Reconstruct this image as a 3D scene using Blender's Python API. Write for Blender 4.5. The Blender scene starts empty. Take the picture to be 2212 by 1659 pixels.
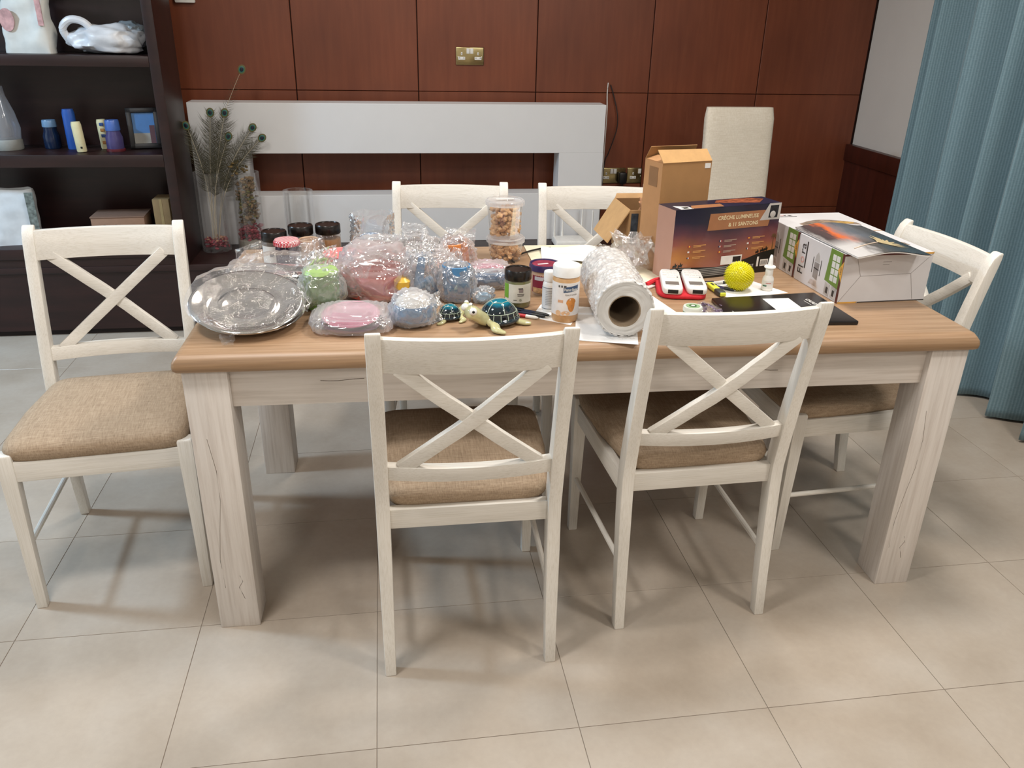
import bpy, bmesh, math, random
from mathutils import Vector, Matrix, noise
R = math.radians
rnd = random.Random(7)
C = bpy.context.scene.collection
S = bpy.context.scene

# ---------------------------------------------------------------- camera
cam = bpy.data.cameras.new('camera'); camo = bpy.data.objects.new('camera', cam); C.objects.link(camo)
cam.sensor_fit = 'HORIZONTAL'; cam.sensor_width = 36.0; cam.lens = 1766.033 / 2212 * 36.0
cam.clip_start = 0.05; cam.clip_end = 50
camo.location = (0.46829, -1.75448, 1.45987); camo.rotation_euler = (1.14614, -0.02049, -0.14782)
S.camera = camo

# ---------------------------------------------------------------- world, lamps, exposure
W = bpy.data.worlds.new('world'); S.world = W; W.use_nodes = True
W.node_tree.nodes['Background'].inputs[0].default_value = (0.9, 0.93, 1.0, 1)
W.node_tree.nodes['Background'].inputs[1].default_value = 0.0
def lamp(loc, size, power, col, target=None):
    l = bpy.data.lights.new('ceiling_or_fill_lamp', 'AREA'); l.shape = 'DISK'; l.size = size; l.energy = power; l.color = col
    o = bpy.data.objects.new('ceiling_or_fill_lamp', l); C.objects.link(o); o.location = loc
    if target: o.rotation_euler = (Vector(target) - Vector(loc)).to_track_quat('-Z', 'Y').to_euler()
    return o
WARM = (1.0, 0.91, 0.80); COOL = (0.56, 0.78, 1.0); NEUT = (1.0, 0.95, 0.89)
lamp((-0.75, -3.1, 2.64), 0.4, 20, (1.0, 0.965, 0.93))
lamp((1.55, -2.6, 2.64), 0.4, 18, WARM)
lamp((-0.3, -0.6, 2.64), 0.4, 27, (1.0, 0.965, 0.93))
lamp((1.6, 0.3, 2.64), 0.4, 30, NEUT)
lamp((0.5, 1.5, 2.64), 0.4, 14, WARM)
lamp((2.3, -1.2, 2.64), 0.4, 24, NEUT)  # added fill lamp, brightens the right wall and curtain
lamp((-2.6, 0.75, 2.5), 0.4, 100, COOL)
S.view_settings.view_transform = 'Standard'; S.view_settings.look = 'None'
S.view_settings.gamma = 1.0; S.view_settings.exposure = 0.10; S.view_settings.use_curve_mapping = False

# ---------------------------------------------------------------- material helpers
def lin(c):
    if isinstance(c, str): c = tuple(int(c[i:i+2], 16) for i in (0, 2, 4))
    o = []
    for x in c:
        x /= 255.0
        o.append(x / 12.92 if x <= 0.04045 else ((x + 0.055) / 1.055) ** 2.4)
    return tuple(o) + (1.0,)
class NT:
    def __init__(s, name):
        s.m = bpy.data.materials.new(name); s.m.use_nodes = True; s.t = s.m.node_tree; s.n = s.t.nodes
        s.b = s.n['Principled BSDF']; s.out = s.n['Material Output']
    def node(s, typ, **kw):
        n = s.n.new(typ)
        for k, v in kw.items():
            if k.startswith('i_'):
                key = k[2:]; key = int(key) if key.isdigit() else key.replace('_', ' ')
                n.inputs[key].default_value = v
            else: setattr(n, k, v)
        return n
    def link(s, a, b): s.t.links.new(a, b)
    def coords(s, scale=(1, 1, 1), kind='Object', rot=(0, 0, 0)):
        tc = s.node('ShaderNodeTexCoord'); mp = s.node('ShaderNodeMapping')
        mp.inputs['Scale'].default_value = scale; mp.inputs['Rotation'].default_value = rot
        s.link(tc.outputs[kind], mp.inputs[0]); return mp.outputs[0]
    def noise(s, vec, scale, detail=3, rough=0.55):
        n = s.node('ShaderNodeTexNoise', i_Scale=scale, i_Detail=detail, i_Roughness=rough); s.link(vec, n.inputs['Vector']); return n.outputs['Fac']
    def ramp(s, fac, stops):
        r = s.node('ShaderNodeValToRGB'); e = r.color_ramp.elements
        while len(e) < len(stops): e.new(0.5)
        for x, (p, c) in zip(e, stops): x.position = p; x.color = c if len(c) == 4 else lin(c)
        s.link(fac, r.inputs[0]); return r.outputs[0]
    def mix(s, fac, a, b, mode='MIX'):
        m = s.node('ShaderNodeMix', data_type='RGBA', blend_type=mode)
        for inp, val in ((m.inputs[0], fac), (m.inputs[6], a), (m.inputs[7], b)):
            if hasattr(val, 'links'): s.link(val, inp)
            else: inp.default_value = val
        return m.outputs[2]
    def bump(s, h, strength=0.3, dist=0.002):
        b = s.node('ShaderNodeBump', i_Strength=strength, i_Distance=dist); s.link(h, b.inputs['Height']); s.link(b.outputs[0], s.b.inputs['Normal']); return b
    def col(s, c):
        if hasattr(c, 'links'): s.link(c, s.b.inputs['Base Color'])
        else: s.b.inputs['Base Color'].default_value = c
    def set(s, rough=None, metal=None, spec=None, trans=None, ior=None, coat=None, alpha=None, sheen=None):
        for k, v in (('Roughness', rough), ('Metallic', metal), ('Specular IOR Level', spec), ('Transmission Weight', trans), ('IOR', ior), ('Coat Weight', coat), ('Alpha', alpha), ('Sheen Weight', sheen)):
            if v is not None: s.b.inputs[k].default_value = v
MAT = {}
def plain(name, c, rough=0.5, metal=0.0, var=0.06, scale=40, spec=None, coat=None):
    """one colour with a faint procedural mottling"""
    if name in MAT: return MAT[name]
    t = NT(name); v = t.coords(); f = t.noise(v, scale)
    base = lin(c); dark = tuple(x * (1 - var) for x in base[:3]) + (1,); lite = tuple(min(1, x * (1 + var)) for x in base[:3]) + (1,)
    t.col(t.ramp(f, [(0.3, dark), (0.7, lite)])); t.set(rough=rough, metal=metal, spec=spec, coat=coat)
    MAT[name] = t.m; return t.m
def wood(name, c1, c2, c3, axis, rough=0.45, scale=1.0, streak=30, bump=0.15, coat=None, per=0.0):
    """streaky grain that runs along one local axis"""
    if name in MAT: return MAT[name]
    t = NT(name); sc = [streak * scale] * 3; sc[axis] = 1.6 * scale
    v = t.coords(tuple(sc)); n1 = t.noise(v, 2.2, 5, 0.62)
    sc2 = [9 * scale] * 3; sc2[axis] = 0.7 * scale
    n2 = t.noise(t.coords(tuple(sc2)), 1.3, 3, 0.5)
    a = t.ramp(n1, [(0.33, c1), (0.52, c2), (0.72, c3)])
    b = t.ramp(n2, [(0.3, (0.9, 0.9, 0.9, 1)), (0.65, (1.03, 1.03, 1.03, 1))])
    t.col(t.mix(1.0, a, b, 'MULTIPLY')); t.set(rough=rough, coat=coat); t.bump(n1, bump, 0.001)
    MAT[name] = t.m; return t.m
def clear(name, tint=(1, 1, 1, 1), haze=0.10, gloss=0.9, rough=0.06, bump=None, edge=0.35):
    """thin clear plastic film: mostly see-through, hazy towards grazing angles, sharp highlights"""
    if name in MAT: return MAT[name]
    t = NT(name); t.n.remove(t.b)
    tr = t.node('ShaderNodeBsdfTransparent'); tr.inputs[0].default_value = tint
    d1 = t.node('ShaderNodeBsdfDiffuse'); d1.inputs[0].default_value = (0.96, 0.96, 0.97, 1)
    d2 = t.node('ShaderNodeBsdfTranslucent'); d2.inputs[0].default_value = (0.96, 0.96, 0.97, 1)
    df = t.node('ShaderNodeMixShader', i_Fac=0.4); t.link(d1.outputs[0], df.inputs[1]); t.link(d2.outputs[0], df.inputs[2])
    gl = t.node('ShaderNodeBsdfGlossy', i_Roughness=rough); gl.inputs[0].default_value = (1, 1, 1, 1)
    lw = t.node('ShaderNodeLayerWeight', i_Blend=0.5 if name.find('bubble') >= 0 else 0.35)
    nrm = None
    if bump:
        kind, scale, strength = bump
        v = t.coords()
        if kind == 'bubble':
            vo = t.node('ShaderNodeTexVoronoi', i_Scale=scale, i_Randomness=0.6); t.link(v, vo.inputs['Vector'])
            h0 = t.ramp(vo.outputs['Distance'], [(0.0, (1, 1, 1, 1)), (0.30, (0.75, 0.75, 0.75, 1)), (0.46, (0, 0, 0, 1))])
            nn = t.noise(v, scale * .32, 3, 0.6); am = t.node('ShaderNodeMath', operation='MULTIPLY_ADD', i_1=2.2); t.link(nn, am.inputs[0]); t.link(h0, am.inputs[2]); h = am.outputs[0]
        else:
            h = t.noise(v, scale, 4, 0.65)
        bp = t.node('ShaderNodeBump', i_Strength=strength, i_Distance=0.007); t.link(h, bp.inputs['Height']); nrm = bp.outputs[0]
        t.link(nrm, gl.inputs['Normal'])
    mr = t.node('ShaderNodeMapRange'); mr.inputs['To Min'].default_value = haze; mr.inputs['To Max'].default_value = haze + edge
    t.link(lw.outputs['Facing'], mr.inputs['Value'])
    m1 = t.node('ShaderNodeMixShader'); t.link(mr.outputs[0], m1.inputs[0]); t.link(tr.outputs[0], m1.inputs[1]); t.link(df.outputs[0], m1.inputs[2])
    fr = t.node('ShaderNodeMapRange'); fr.inputs['To Min'].default_value = 0.06 * gloss; fr.inputs['To Max'].default_value = 0.42 * gloss
    t.link(lw.outputs['Fresnel'], fr.inputs['Value'])
    m2 = t.node('ShaderNodeMixShader'); t.link(fr.outputs[0], m2.inputs[0]); t.link(m1.outputs[0], m2.inputs[1]); t.link(gl.outputs[0], m2.inputs[2])
    t.link(m2.outputs[0], t.out.inputs['Surface'])
    MAT[name] = t.m; return t.m

# ---------------------------------------------------------------- mesh helpers
class MB:
    def __init__(s): s.v = []; s.f = []
    def add(s, v, f):
        o = len(s.v); s.v += [tuple(x) for x in v]; s.f += [tuple(i + o for i in q) for q in f]; return s
    def box(s, c, d, rot=None, top=None):
        x, y, z = d[0] / 2, d[1] / 2, d[2] / 2
        tx, ty = top if top else (1, 1)
        v = [(-x, -y, -z), (x, -y, -z), (x, y, -z), (-x, y, -z), (-x * tx, -y * ty, z), (x * tx, -y * ty, z), (x * tx, y * ty, z), (-x * tx, y * ty, z)]
        if rot: v = [rot @ Vector(p) for p in v]
        v = [(p[0] + c[0], p[1] + c[1], p[2] + c[2]) for p in v]
        return s.add(v, [(0, 3, 2, 1), (4, 5, 6, 7), (0, 1, 5, 4), (1, 2, 6, 5), (2, 3, 7, 6), (3, 0, 4, 7)])
    def bb(s, x0, x1, y0, y1, z0, z1): return s.box(((x0 + x1) / 2, (y0 + y1) / 2, (z0 + z1) / 2), (x1 - x0, y1 - y0, z1 - z0))
    def rings(s, rings, closed=True, cap0=True, cap1=True):
        n = len(rings[0]); v = [p for r in rings for p in r]; f = []
        for i in range(len(rings) - 1):
            for j in range(n if closed else n - 1):
                a = i * n + j; b = i * n + (j + 1) % n
                f.append((a, b, b + n, a + n))
        if closed and cap0: f.append(tuple(reversed(range(n))))
        if closed and cap1: f.append(tuple(range((len(rings) - 1) * n, len(rings) * n)))
        return s.add(v, f)
    def lathe(s, prof, n=32, at=(0, 0, 0), mat=None, cap0=True, cap1=True):
        rs = []
        for r, z in prof:
            ring = []
            for i in range(n):
                a = 2 * math.pi * i / n; p = Vector((r * math.cos(a), r * math.sin(a), z))
                if mat: p = mat @ p
                ring.append((p.x + at[0], p.y + at[1], p.z + at[2]))
            rs.append(ring)
        return s.rings(rs, True, cap0, cap1)
    def tube(s, pts, r, n=8, r2=None):
        pts = [Vector(p) for p in pts]; rs = []; up = Vector((0, 0, 1)); m = len(pts)
        for i, p in enumerate(pts):
            d = (pts[min(i + 1, m - 1)] - pts[max(i - 1, 0)]).normalized()
            a = d.cross(up)
            if a.length < 1e-3: a = d.cross(Vector((1, 0, 0)))
            a.normalize(); b = a.cross(d).normalized()
            rr = r if r2 is None else r + (r2 - r) * i / (m - 1)
            if callable(r): rr = r(i / (m - 1))
            rs.append([p + a * math.cos(2 * math.pi * k / n) * rr + b * math.sin(2 * math.pi * k / n) * rr for k in range(n)])
        return s.rings(rs)
    def prism(s, poly, z0, z1, mat=None):
        n = len(poly); v = [(x, y, z0) for x, y in poly] + [(x, y, z1) for x, y in poly]
        if mat: v = [mat @ Vector(p) for p in v]
        f = [tuple(reversed(range(n))), tuple(range(n, 2 * n))] + [(i, (i + 1) % n, n + (i + 1) % n, n + i) for i in range(n)]
        return s.add(v, f)
    def grid(s, fn, nu, nv):
        v = [fn(i / nu, j / nv) for j in range(nv + 1) for i in range(nu + 1)]
        return s.add(v, [(j * (nu + 1) + i, j * (nu + 1) + i + 1, (j + 1) * (nu + 1) + i + 1, (j + 1) * (nu + 1) + i) for j in range(nv) for i in range(nu)])
    def mesh(s, name, bevel=0, seg=2, smooth=True, angle=35, thick=0):
        me = bpy.data.meshes.new(name); me.from_pydata(s.v, [], s.f); me.validate()
        bm = bmesh.new(); bm.from_mesh(me)
        bmesh.ops.recalc_face_normals(bm, faces=bm.faces)
        if thick: bmesh.ops.solidify(bm, geom=bm.faces[:], thickness=thick)
        if bevel: bmesh.ops.bevel(bm, geom=[e for e in bm.edges if len(e.link_faces) == 2 and e.calc_face_angle(0) > R(30)], offset=bevel, segments=seg, affect='EDGES', profile=0.5, clamp_overlap=True)
        bm.to_mesh(me); bm.free()
        if smooth:
            me.polygons.foreach_set('use_smooth', [True] * len(me.polygons)); me.set_sharp_from_angle(angle=R(angle))
        return me
    def build(s, name, mat, parent=None, loc=None, rot=None, label=None, kind=None, **kw):
        me = s.mesh(name, **kw); me.materials.append(mat)
        return link(name, me, parent, loc, rot, label, kind)
def link(name, me, parent=None, loc=None, rot=None, label=None, kind=None):
    o = bpy.data.objects.new(name, me); C.objects.link(o)
    if parent: o.parent = parent
    if loc: o.location = loc
    if rot: o.rotation_euler = rot
    if label: o['label'] = label
    if kind: o['kind'] = kind
    return o
def thing(name, label, cat, loc=(0, 0, 0), rz=0.0, group=None, rot=None):
    o = bpy.data.objects.new(name, None); C.objects.link(o); o.empty_display_size = 0.05
    o.location = loc; o.rotation_euler = rot if rot else (0, 0, R(rz)); return tag(o, label, cat, group)
def tag(o, label, cat, group=None):
    o['label'] = label; o['category'] = cat
    if group: o['group'] = group
    return o
def struct(o): o['kind'] = 'structure'; return o
def copy_tree(o, parent=None):
    c = o.copy(); C.objects.link(c)
    if parent: c.parent = parent
    for ch in list(o.children): copy_tree(ch, c)
    return c
def text_mesh(s, size, align='CENTER', bold=0.0, shear=0.0):
    cu = bpy.data.curves.new('txt', 'FONT'); cu.body = s; cu.size = size; cu.align_x = align; cu.align_y = 'CENTER'; cu.offset = bold; cu.shear = shear; cu.resolution_u = 2
    o = bpy.data.objects.new('txt', cu); C.objects.link(o)
    dg = bpy.context.evaluated_depsgraph_get(); me = bpy.data.meshes.new_from_object(o.evaluated_get(dg))
    bpy.data.objects.remove(o); bpy.data.curves.remove(cu); me.name = 'lettering'; return me
def text(s, size, mat, parent, M4, **kw):
    me = text_mesh(s, size, **kw); me.transform(M4); me.materials.append(mat); return link('lettering', me, parent)
def text_cyl(s, size, mat, parent, r, a0, z, squash=1.0, **kw):
    """lettering wrapped round a jar of radius r, centred at angle a0 and height z"""
    me = text_mesh(s, size, **kw)
    for v in me.vertices:
        a = a0 + v.co.x * squash / r; v.co = (r * math.cos(a), r * math.sin(a), z + v.co.y)
    me.materials.append(mat); return link('lettering', me, parent)
def arc(r, z0, z1, a0, a1, n=14, t=0.0004):
    """thin label bent round a jar"""
    m = MB(); rs = []
    for i in range(n + 1):
        a = a0 + (a1 - a0) * i / n; c, d = math.cos(a), math.sin(a)
        rs.append([(r * c, r * d, z0), ((r + t) * c, (r + t) * d, z0), ((r + t) * c, (r + t) * d, z1), (r * c, r * d, z1)])
    return m.rings(rs)
def spline(pts, k=6):
    P = [Vector(p) for p in pts]; P = [P[0] * 2 - P[1]] + P + [P[-1] * 2 - P[-2]]; out = []
    for i in range(1, len(P) - 2):
        a, b, c, d = P[i - 1:i + 3]
        for j in range(k):
            t = j / k; out.append(.5 * (2 * b + (c - a) * t + (2 * a - 5 * b + 4 * c - d) * t * t + (3 * b - a - 3 * c + d) * t ** 3))
    return out + [P[-2]]
def nz(p, sc=1.0): return noise.noise(Vector(p) * sc)

# ---------------------------------------------------------------- surface materials
def m_panel():
    t = NT('mahogany panel'); oi = t.node('ShaderNodeObjectInfo')
    v = t.coords((14, 14, 1.2)); n1 = t.noise(v, 2.0, 5, 0.6); n2 = t.noise(t.coords((2.2, 2.2, 1.4), 'Object'), 1.5, 2)
    a = t.ramp(n1, [(0.3, '6c3621'), (0.55, '743d26'), (0.75, '7b432b')])
    b = t.ramp(n2, [(0.3, (0.82, 0.82, 0.82, 1)), (0.7, (1.12, 1.1, 1.06, 1))])
    c = t.ramp(oi.outputs['Random'], [(0, (0.92, 0.92, 0.92, 1)), (1, (1.06, 1.05, 1.03, 1))])
    t.col(t.mix(1.0, t.mix(1.0, a, b, 'MULTIPLY'), c, 'MULTIPLY')); t.set(rough=0.42); t.bump(n1, 0.05, 0.0005)
    return t.m
def m_tile():
    t = NT('beige porcelain tile'); oi = t.node('ShaderNodeObjectInfo')
    v = t.coords((1, 1, 1), 'Object')
    ad = t.node('ShaderNodeVectorMath', operation='ADD'); t.link(v, ad.inputs[0]); t.link(oi.outputs['Location'], ad.inputs[1])
    n1 = t.noise(ad.outputs[0], 3.2, 4, 0.55); n2 = t.noise(ad.outputs[0], 60, 3, 0.6)
    a = t.ramp(n1, [(0.3, 'a89b8c'), (0.5, 'b2a698'), (0.72, 'bab0a4')])
    b = t.ramp(n2, [(0.3, (0.97, 0.97, 0.97, 1)), (0.7, (1.02, 1.02, 1.02, 1))])
    c = t.ramp(oi.outputs['Random'], [(0, (0.96, 0.955, 0.95, 1)), (1, (1.03, 1.03, 1.03, 1))])
    t.col(t.mix(1.0, t.mix(1.0, a, b, 'MULTIPLY'), c, 'MULTIPLY')); t.set(rough=0.24, spec=0.4); return t.m
def m_weave(name, c1, c2, c3, sc=260):
    t = NT(name)
    nx = t.noise(t.coords((sc * 0.06, sc, sc)), 1.0, 3, 0.7); ny = t.noise(t.coords((sc, sc * 0.06, sc * 0.3)), 1.0, 3, 0.7)
    mx = t.node('ShaderNodeMath', operation='ADD'); t.link(nx, mx.inputs[0]); t.link(ny, mx.inputs[1])
    hf = t.node('ShaderNodeMath', operation='MULTIPLY', i_1=0.5); t.link(mx.outputs[0], hf.inputs[0])
    t.col(t.ramp(hf.outputs[0], [(0.36, c1), (0.5, c2), (0.64, c3)])); t.set(rough=0.92, spec=0.15); t.bump(hf.outputs[0], 0.35, 0.001)
    MAT[name] = t.m; return t.m
def m_plaster(name, c, rough=0.7):
    t = NT(name); n = t.noise(t.coords(), 6, 4); b = lin(c)
    t.col(t.ramp(n, [(0.3, tuple(x * 0.97 for x in b[:3]) + (1,)), (0.7, b)])); t.set(rough=rough); n2 = t.noise(t.coords(), 160, 2); t.bump(n2, 0.08, 0.0008); return t.m
PANEL = m_panel(); TILE = m_tile(); WALLW = m_plaster('white wall paint', 'dcd8d2')
CEILW = m_plaster('ceiling paint', 'e8e6e2')
GROUT = plain('grout', '8a7e72', 0.9)
DARKWOOD = wood('dark stained wood', '1f0f0d', '271311', '2e1714', 0, 0.4, 1.0, 14, 0.08)
WAINS = wood('dark mahogany wainscot', '3a1811', '461d14', '502318', 2, 0.4, 1.0, 14, 0.06)
UNITW = m_plaster('white lacquered board', 'd9d9da', 0.45)
WHITEX = wood('whitewashed wood along x', 'd6d0c4', 'e5e0d7', 'e8e4dc', 0, 0.42, 2.2, 130, 0.12)
WHITEZ = wood('whitewashed wood along z', 'd9d3c7', 'e6e1d8', 'e9e5dd', 2, 0.42, 2.2, 130, 0.12)
WHITEY = wood('whitewashed wood along y', 'd9d3c7', 'e6e1d8', 'e9e5dd', 1, 0.42, 2.2, 130, 0.12)
OAKX = wood('pale oak tabletop', '957759', 'a58567', 'b09375', 0, 0.4, 1.0, 60, 0.08)
ASHZ = wood('limed oak leg', 'cbc1b8', 'dad2ca', 'e0d9d2', 2, 0.5, 1.2, 40, 0.08)
ASHX = wood('limed oak apron', 'c9bfb5', 'd7cec5', 'ddd5cd', 0, 0.5, 1.2, 40, 0.08)
ASHY = wood('limed oak end apron', 'c9bfb5', 'd7cec5', 'ddd5cd', 1, 0.5, 1.2, 40, 0.08)
LINEN = m_weave('oatmeal linen', '8d7964', 'a48f78', 'b5a189', 420)
SLUB = m_weave('cream woven upholstery', 'cfc3b0', 'd8cebd', 'e2d9ca', 300)

# ---------------------------------------------------------------- room
XR, YB, ZC = 3.16, 2.80, 2.70
XL, YF = -3.9, -4.3
fl = struct(MB().bb(XL - .1, XR + .1, YF - .1, YB + .1, -0.10, -0.0015).build('floor', GROUT, smooth=False)); fl['label'] = 'floor of large square beige tiles'
TS, TX, TY = 0.45, 0.398, -0.437
tm = MB().bb(-TS/2 + .0008, TS/2 - .0008, -TS/2 + .0008, TS/2 - .0008, -0.0016, 0).mesh('floor_tile', bevel=0.0004, seg=1); tm.materials.append(TILE)
for i in range(-10, 6):
    for j in range(-9, 8):
        cx, cy = TX + TS * (i + .5), TY + TS * (j + .5)
        if cx - TS/2 < XL or cx + TS/2 > XR + .1 or cy + TS/2 > YB + .1 or cy - TS/2 < YF: continue
        if cx > 3.0 : pass
        link('floor_tile', tm, fl, (cx, cy, 0))
struct(MB().bb(XL - .1, XR + .1, YF - .1, YB + .1, ZC, ZC + .1).build('ceiling', CEILW, smooth=False))['label'] = 'white ceiling'
struct(MB().bb(XL - .1, XL, YF, YB, 0, ZC).build('wall_left', WALLW, smooth=False))['label'] = 'white painted wall'
struct(MB().bb(XL - .1, XR + .1, YF - .1, YF, 0, ZC).build('wall_front', WALLW, smooth=False))['label'] = 'white painted wall'
struct(MB().bb(XR, XR + .1, YF, YB, 0, ZC).build('wall_right', WALLW, smooth=False))['label'] = 'white painted wall above the dark wainscot'
wb = struct(MB().bb(XL - .1, XR + .1, YB + .012, YB + .1, 0, ZC).build('wall_back', plain('dark groove wood', '2a1009', 0.8), smooth=False)); wb['label'] = 'wall clad in reddish mahogany panels with dark grooves'  # backing slab of darker wood, seen between the panels
PW = 0.6225
edges = [0.0375 + PW * k for k in range(-7, 6)]
rows = [(0.0, 0.45), (0.453, 1.0815), (1.0845, 1.9), (1.903, ZC)]
pm = {}
for a, b in zip(edges, edges[1:]):
    b = min(b, XR)
    if b - a < .1: continue
    for z0, z1 in rows:
        w = round(b - a - .005, 4); key = (w, z0)
        if key not in pm:
            pm[key] = MB().bb(-w / 2, w / 2, 0, .0125, z0, z1).mesh('wall_panel', bevel=0.0015, seg=1); pm[key].materials.append(PANEL)
        link('wall_panel', pm[key], wb, ((a + b) / 2, YB, 0))
tr = struct(MB().bb(XR - .03, XR, YF, YB, 0, .725).build('trim_1', WAINS, smooth=False)); tr['label'] = 'dark mahogany wainscot panel low on the white wall'
MB().bb(XR - .042, XR, YF, YB, .725, .815).build('wainscot_cap', WAINS, tr, bevel=.004)
# ---------------------------------------------------------------- dark platform, bookcase, white surround
pl = thing('low_platform', 'long low dark wooden platform along the panelled wall', 'platform', (0, 0, 0))
MB().bb(-3.6, 2.62, 2.215, 2.79, 0.03, .315).build('body', DARKWOOD, pl)
MB().bb(-3.6, 2.64, 2.20, 2.79, .315, .345).build('top_board', DARKWOOD, pl, bevel=.003)
MB().bb(-3.6, 2.60, 2.24, 2.79, 0, .03).build('plinth', plain('plinth', '1c0f0d', .7), pl)
bc = thing('bookcase', 'tall dark brown open bookcase with thick shelves', 'bookcase', (0, 0, 0))
BX0, BX1, BY0, BY1 = -2.0, -.467, 2.19, 2.52
def bpart(n, *a): return MB().bb(*a).build(n, DARKWOOD, bc, bevel=.003)
bpart('side_panel', BX1 - .045, BX1, BY0, BY1, .345, 2.4); bpart('side_panel', BX0, BX0 + .045, BY0, BY1, .345, 2.4)
bpart('back_panel', BX0 + .045, BX1 - .045, BY1 - .02, BY1 - .001, .345, 2.4)
for z0, z1 in ((.80, .855), (1.22, 1.265), (1.64, 1.685), (.385, .434)): bpart('shelf', BX0 + .045, BX1 - .045, BY0, BY1 - .02, z0, z1)
bpart('top_board', BX0, BX1, BY0, BY1, 2.4, 2.44)
bpart('plinth', BX0 + .045, BX1 - .045, BY0 + .01, BY1 - .02, .345, .385)
un = thing('media_surround', 'white lacquered wall surround with a long dark opening', 'media unit', (0, 0, .345))
UY0, UY1 = 2.56, 2.69
def upart(n, x0, x1, z0, z1): return MB().bb(x0, x1, UY0, UY1, z0 - .345, z1 - .345).build(n, UNITW, un, bevel=.0015, seg=1)
upart('top_beam', -.463, 1.612, .803, 1.043); upart('bottom_beam', -.463, 1.612, .345, .594)
upart('upright', -.463, -.20, .594, .803); upart('upright', 1.374, 1.612, .594, .803)

# ---------------------------------------------------------------- dining table
TA = R(-1.332); ZT = 0.764
tb = thing('dining_table', 'rectangular dining table with oak top and limed white square legs', 'table', (0, 0, 0), -1.332)
TL, TW, LW, OV = 1.898, 0.878, 0.0987, 0.016
def top_prof():
    m = MB(); rs = []
    prof = [(0, .724), (.004, .722), (.012, .7225), (.016, .727), (.017, .736), (.0155, .745), (.010, .754), (.004, .7615), (-.004, .764)]
    for e, z in prof:
        x0, y0, x1, y1 = -e, -e, TL + e, TW + e; r = .01
        ring = []
        for cx, cy, a0 in ((x1 - r, y1 - r, 0), (x0 + r, y1 - r, 90), (x0 + r, y0 + r, 180), (x1 - r, y0 + r, 270)):
            for k in range(4): ring.append((cx + r * math.cos(R(a0 + 30 * k)), cy + r * math.sin(R(a0 + 30 * k)), z))
        rs.append(ring)
    return m.rings(rs)
tt_ = top_prof().build('tabletop', OAKX, tb, angle=50)
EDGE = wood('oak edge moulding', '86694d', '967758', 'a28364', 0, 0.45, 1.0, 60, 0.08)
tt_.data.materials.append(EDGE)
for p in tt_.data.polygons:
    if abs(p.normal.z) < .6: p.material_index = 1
for x in (LW / 2, TL - LW / 2):
    for y in (LW / 2, TW - LW / 2): MB().bb(-LW / 2, LW / 2, -LW / 2, LW / 2, 0, .7225).build('leg', ASHZ, tb, (x, y, 0), bevel=.002)
for y in (.03, TW - .03): MB().bb(LW, TL - LW, -.011, .011, .622, .7225).build('apron', ASHX, tb, (0, y, 0), bevel=.0015)
for x in (.03, TL - .03): MB().bb(-.011, .011, LW, TW - LW, .622, .7225).build('apron', ASHY, tb, (x, 0, 0), bevel=.0015)
KNOT = plain('wood knot', '6f6152', .7)
def crack(pts, w, parent, n='grain_crack'):
    MB().tube(pts, w, 5).build(n, KNOT, parent)
# knots and open grain of the limed oak
for lx in (LW * .55, TL - LW * .55):
    crack([(lx + .012 * math.sin(k * 1.1) - .02, .0002, .55 - .085 * k) for k in range(6)], .0006, tb)
    crack([(lx + .01 + .006 * math.sin(k * 2.1), .0002, .16 - .018 * k) for k in range(5)], .0007, tb)
crack([(.30 + .02 * k, .0188, .681 - .002 * math.sin(k)) for k in range(6)], .0007, tb)
crack([(1.33 + .02 * k, .0188, .672 + .002 * math.sin(k * 1.3)) for k in range(5)], .0009, tb)

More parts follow.
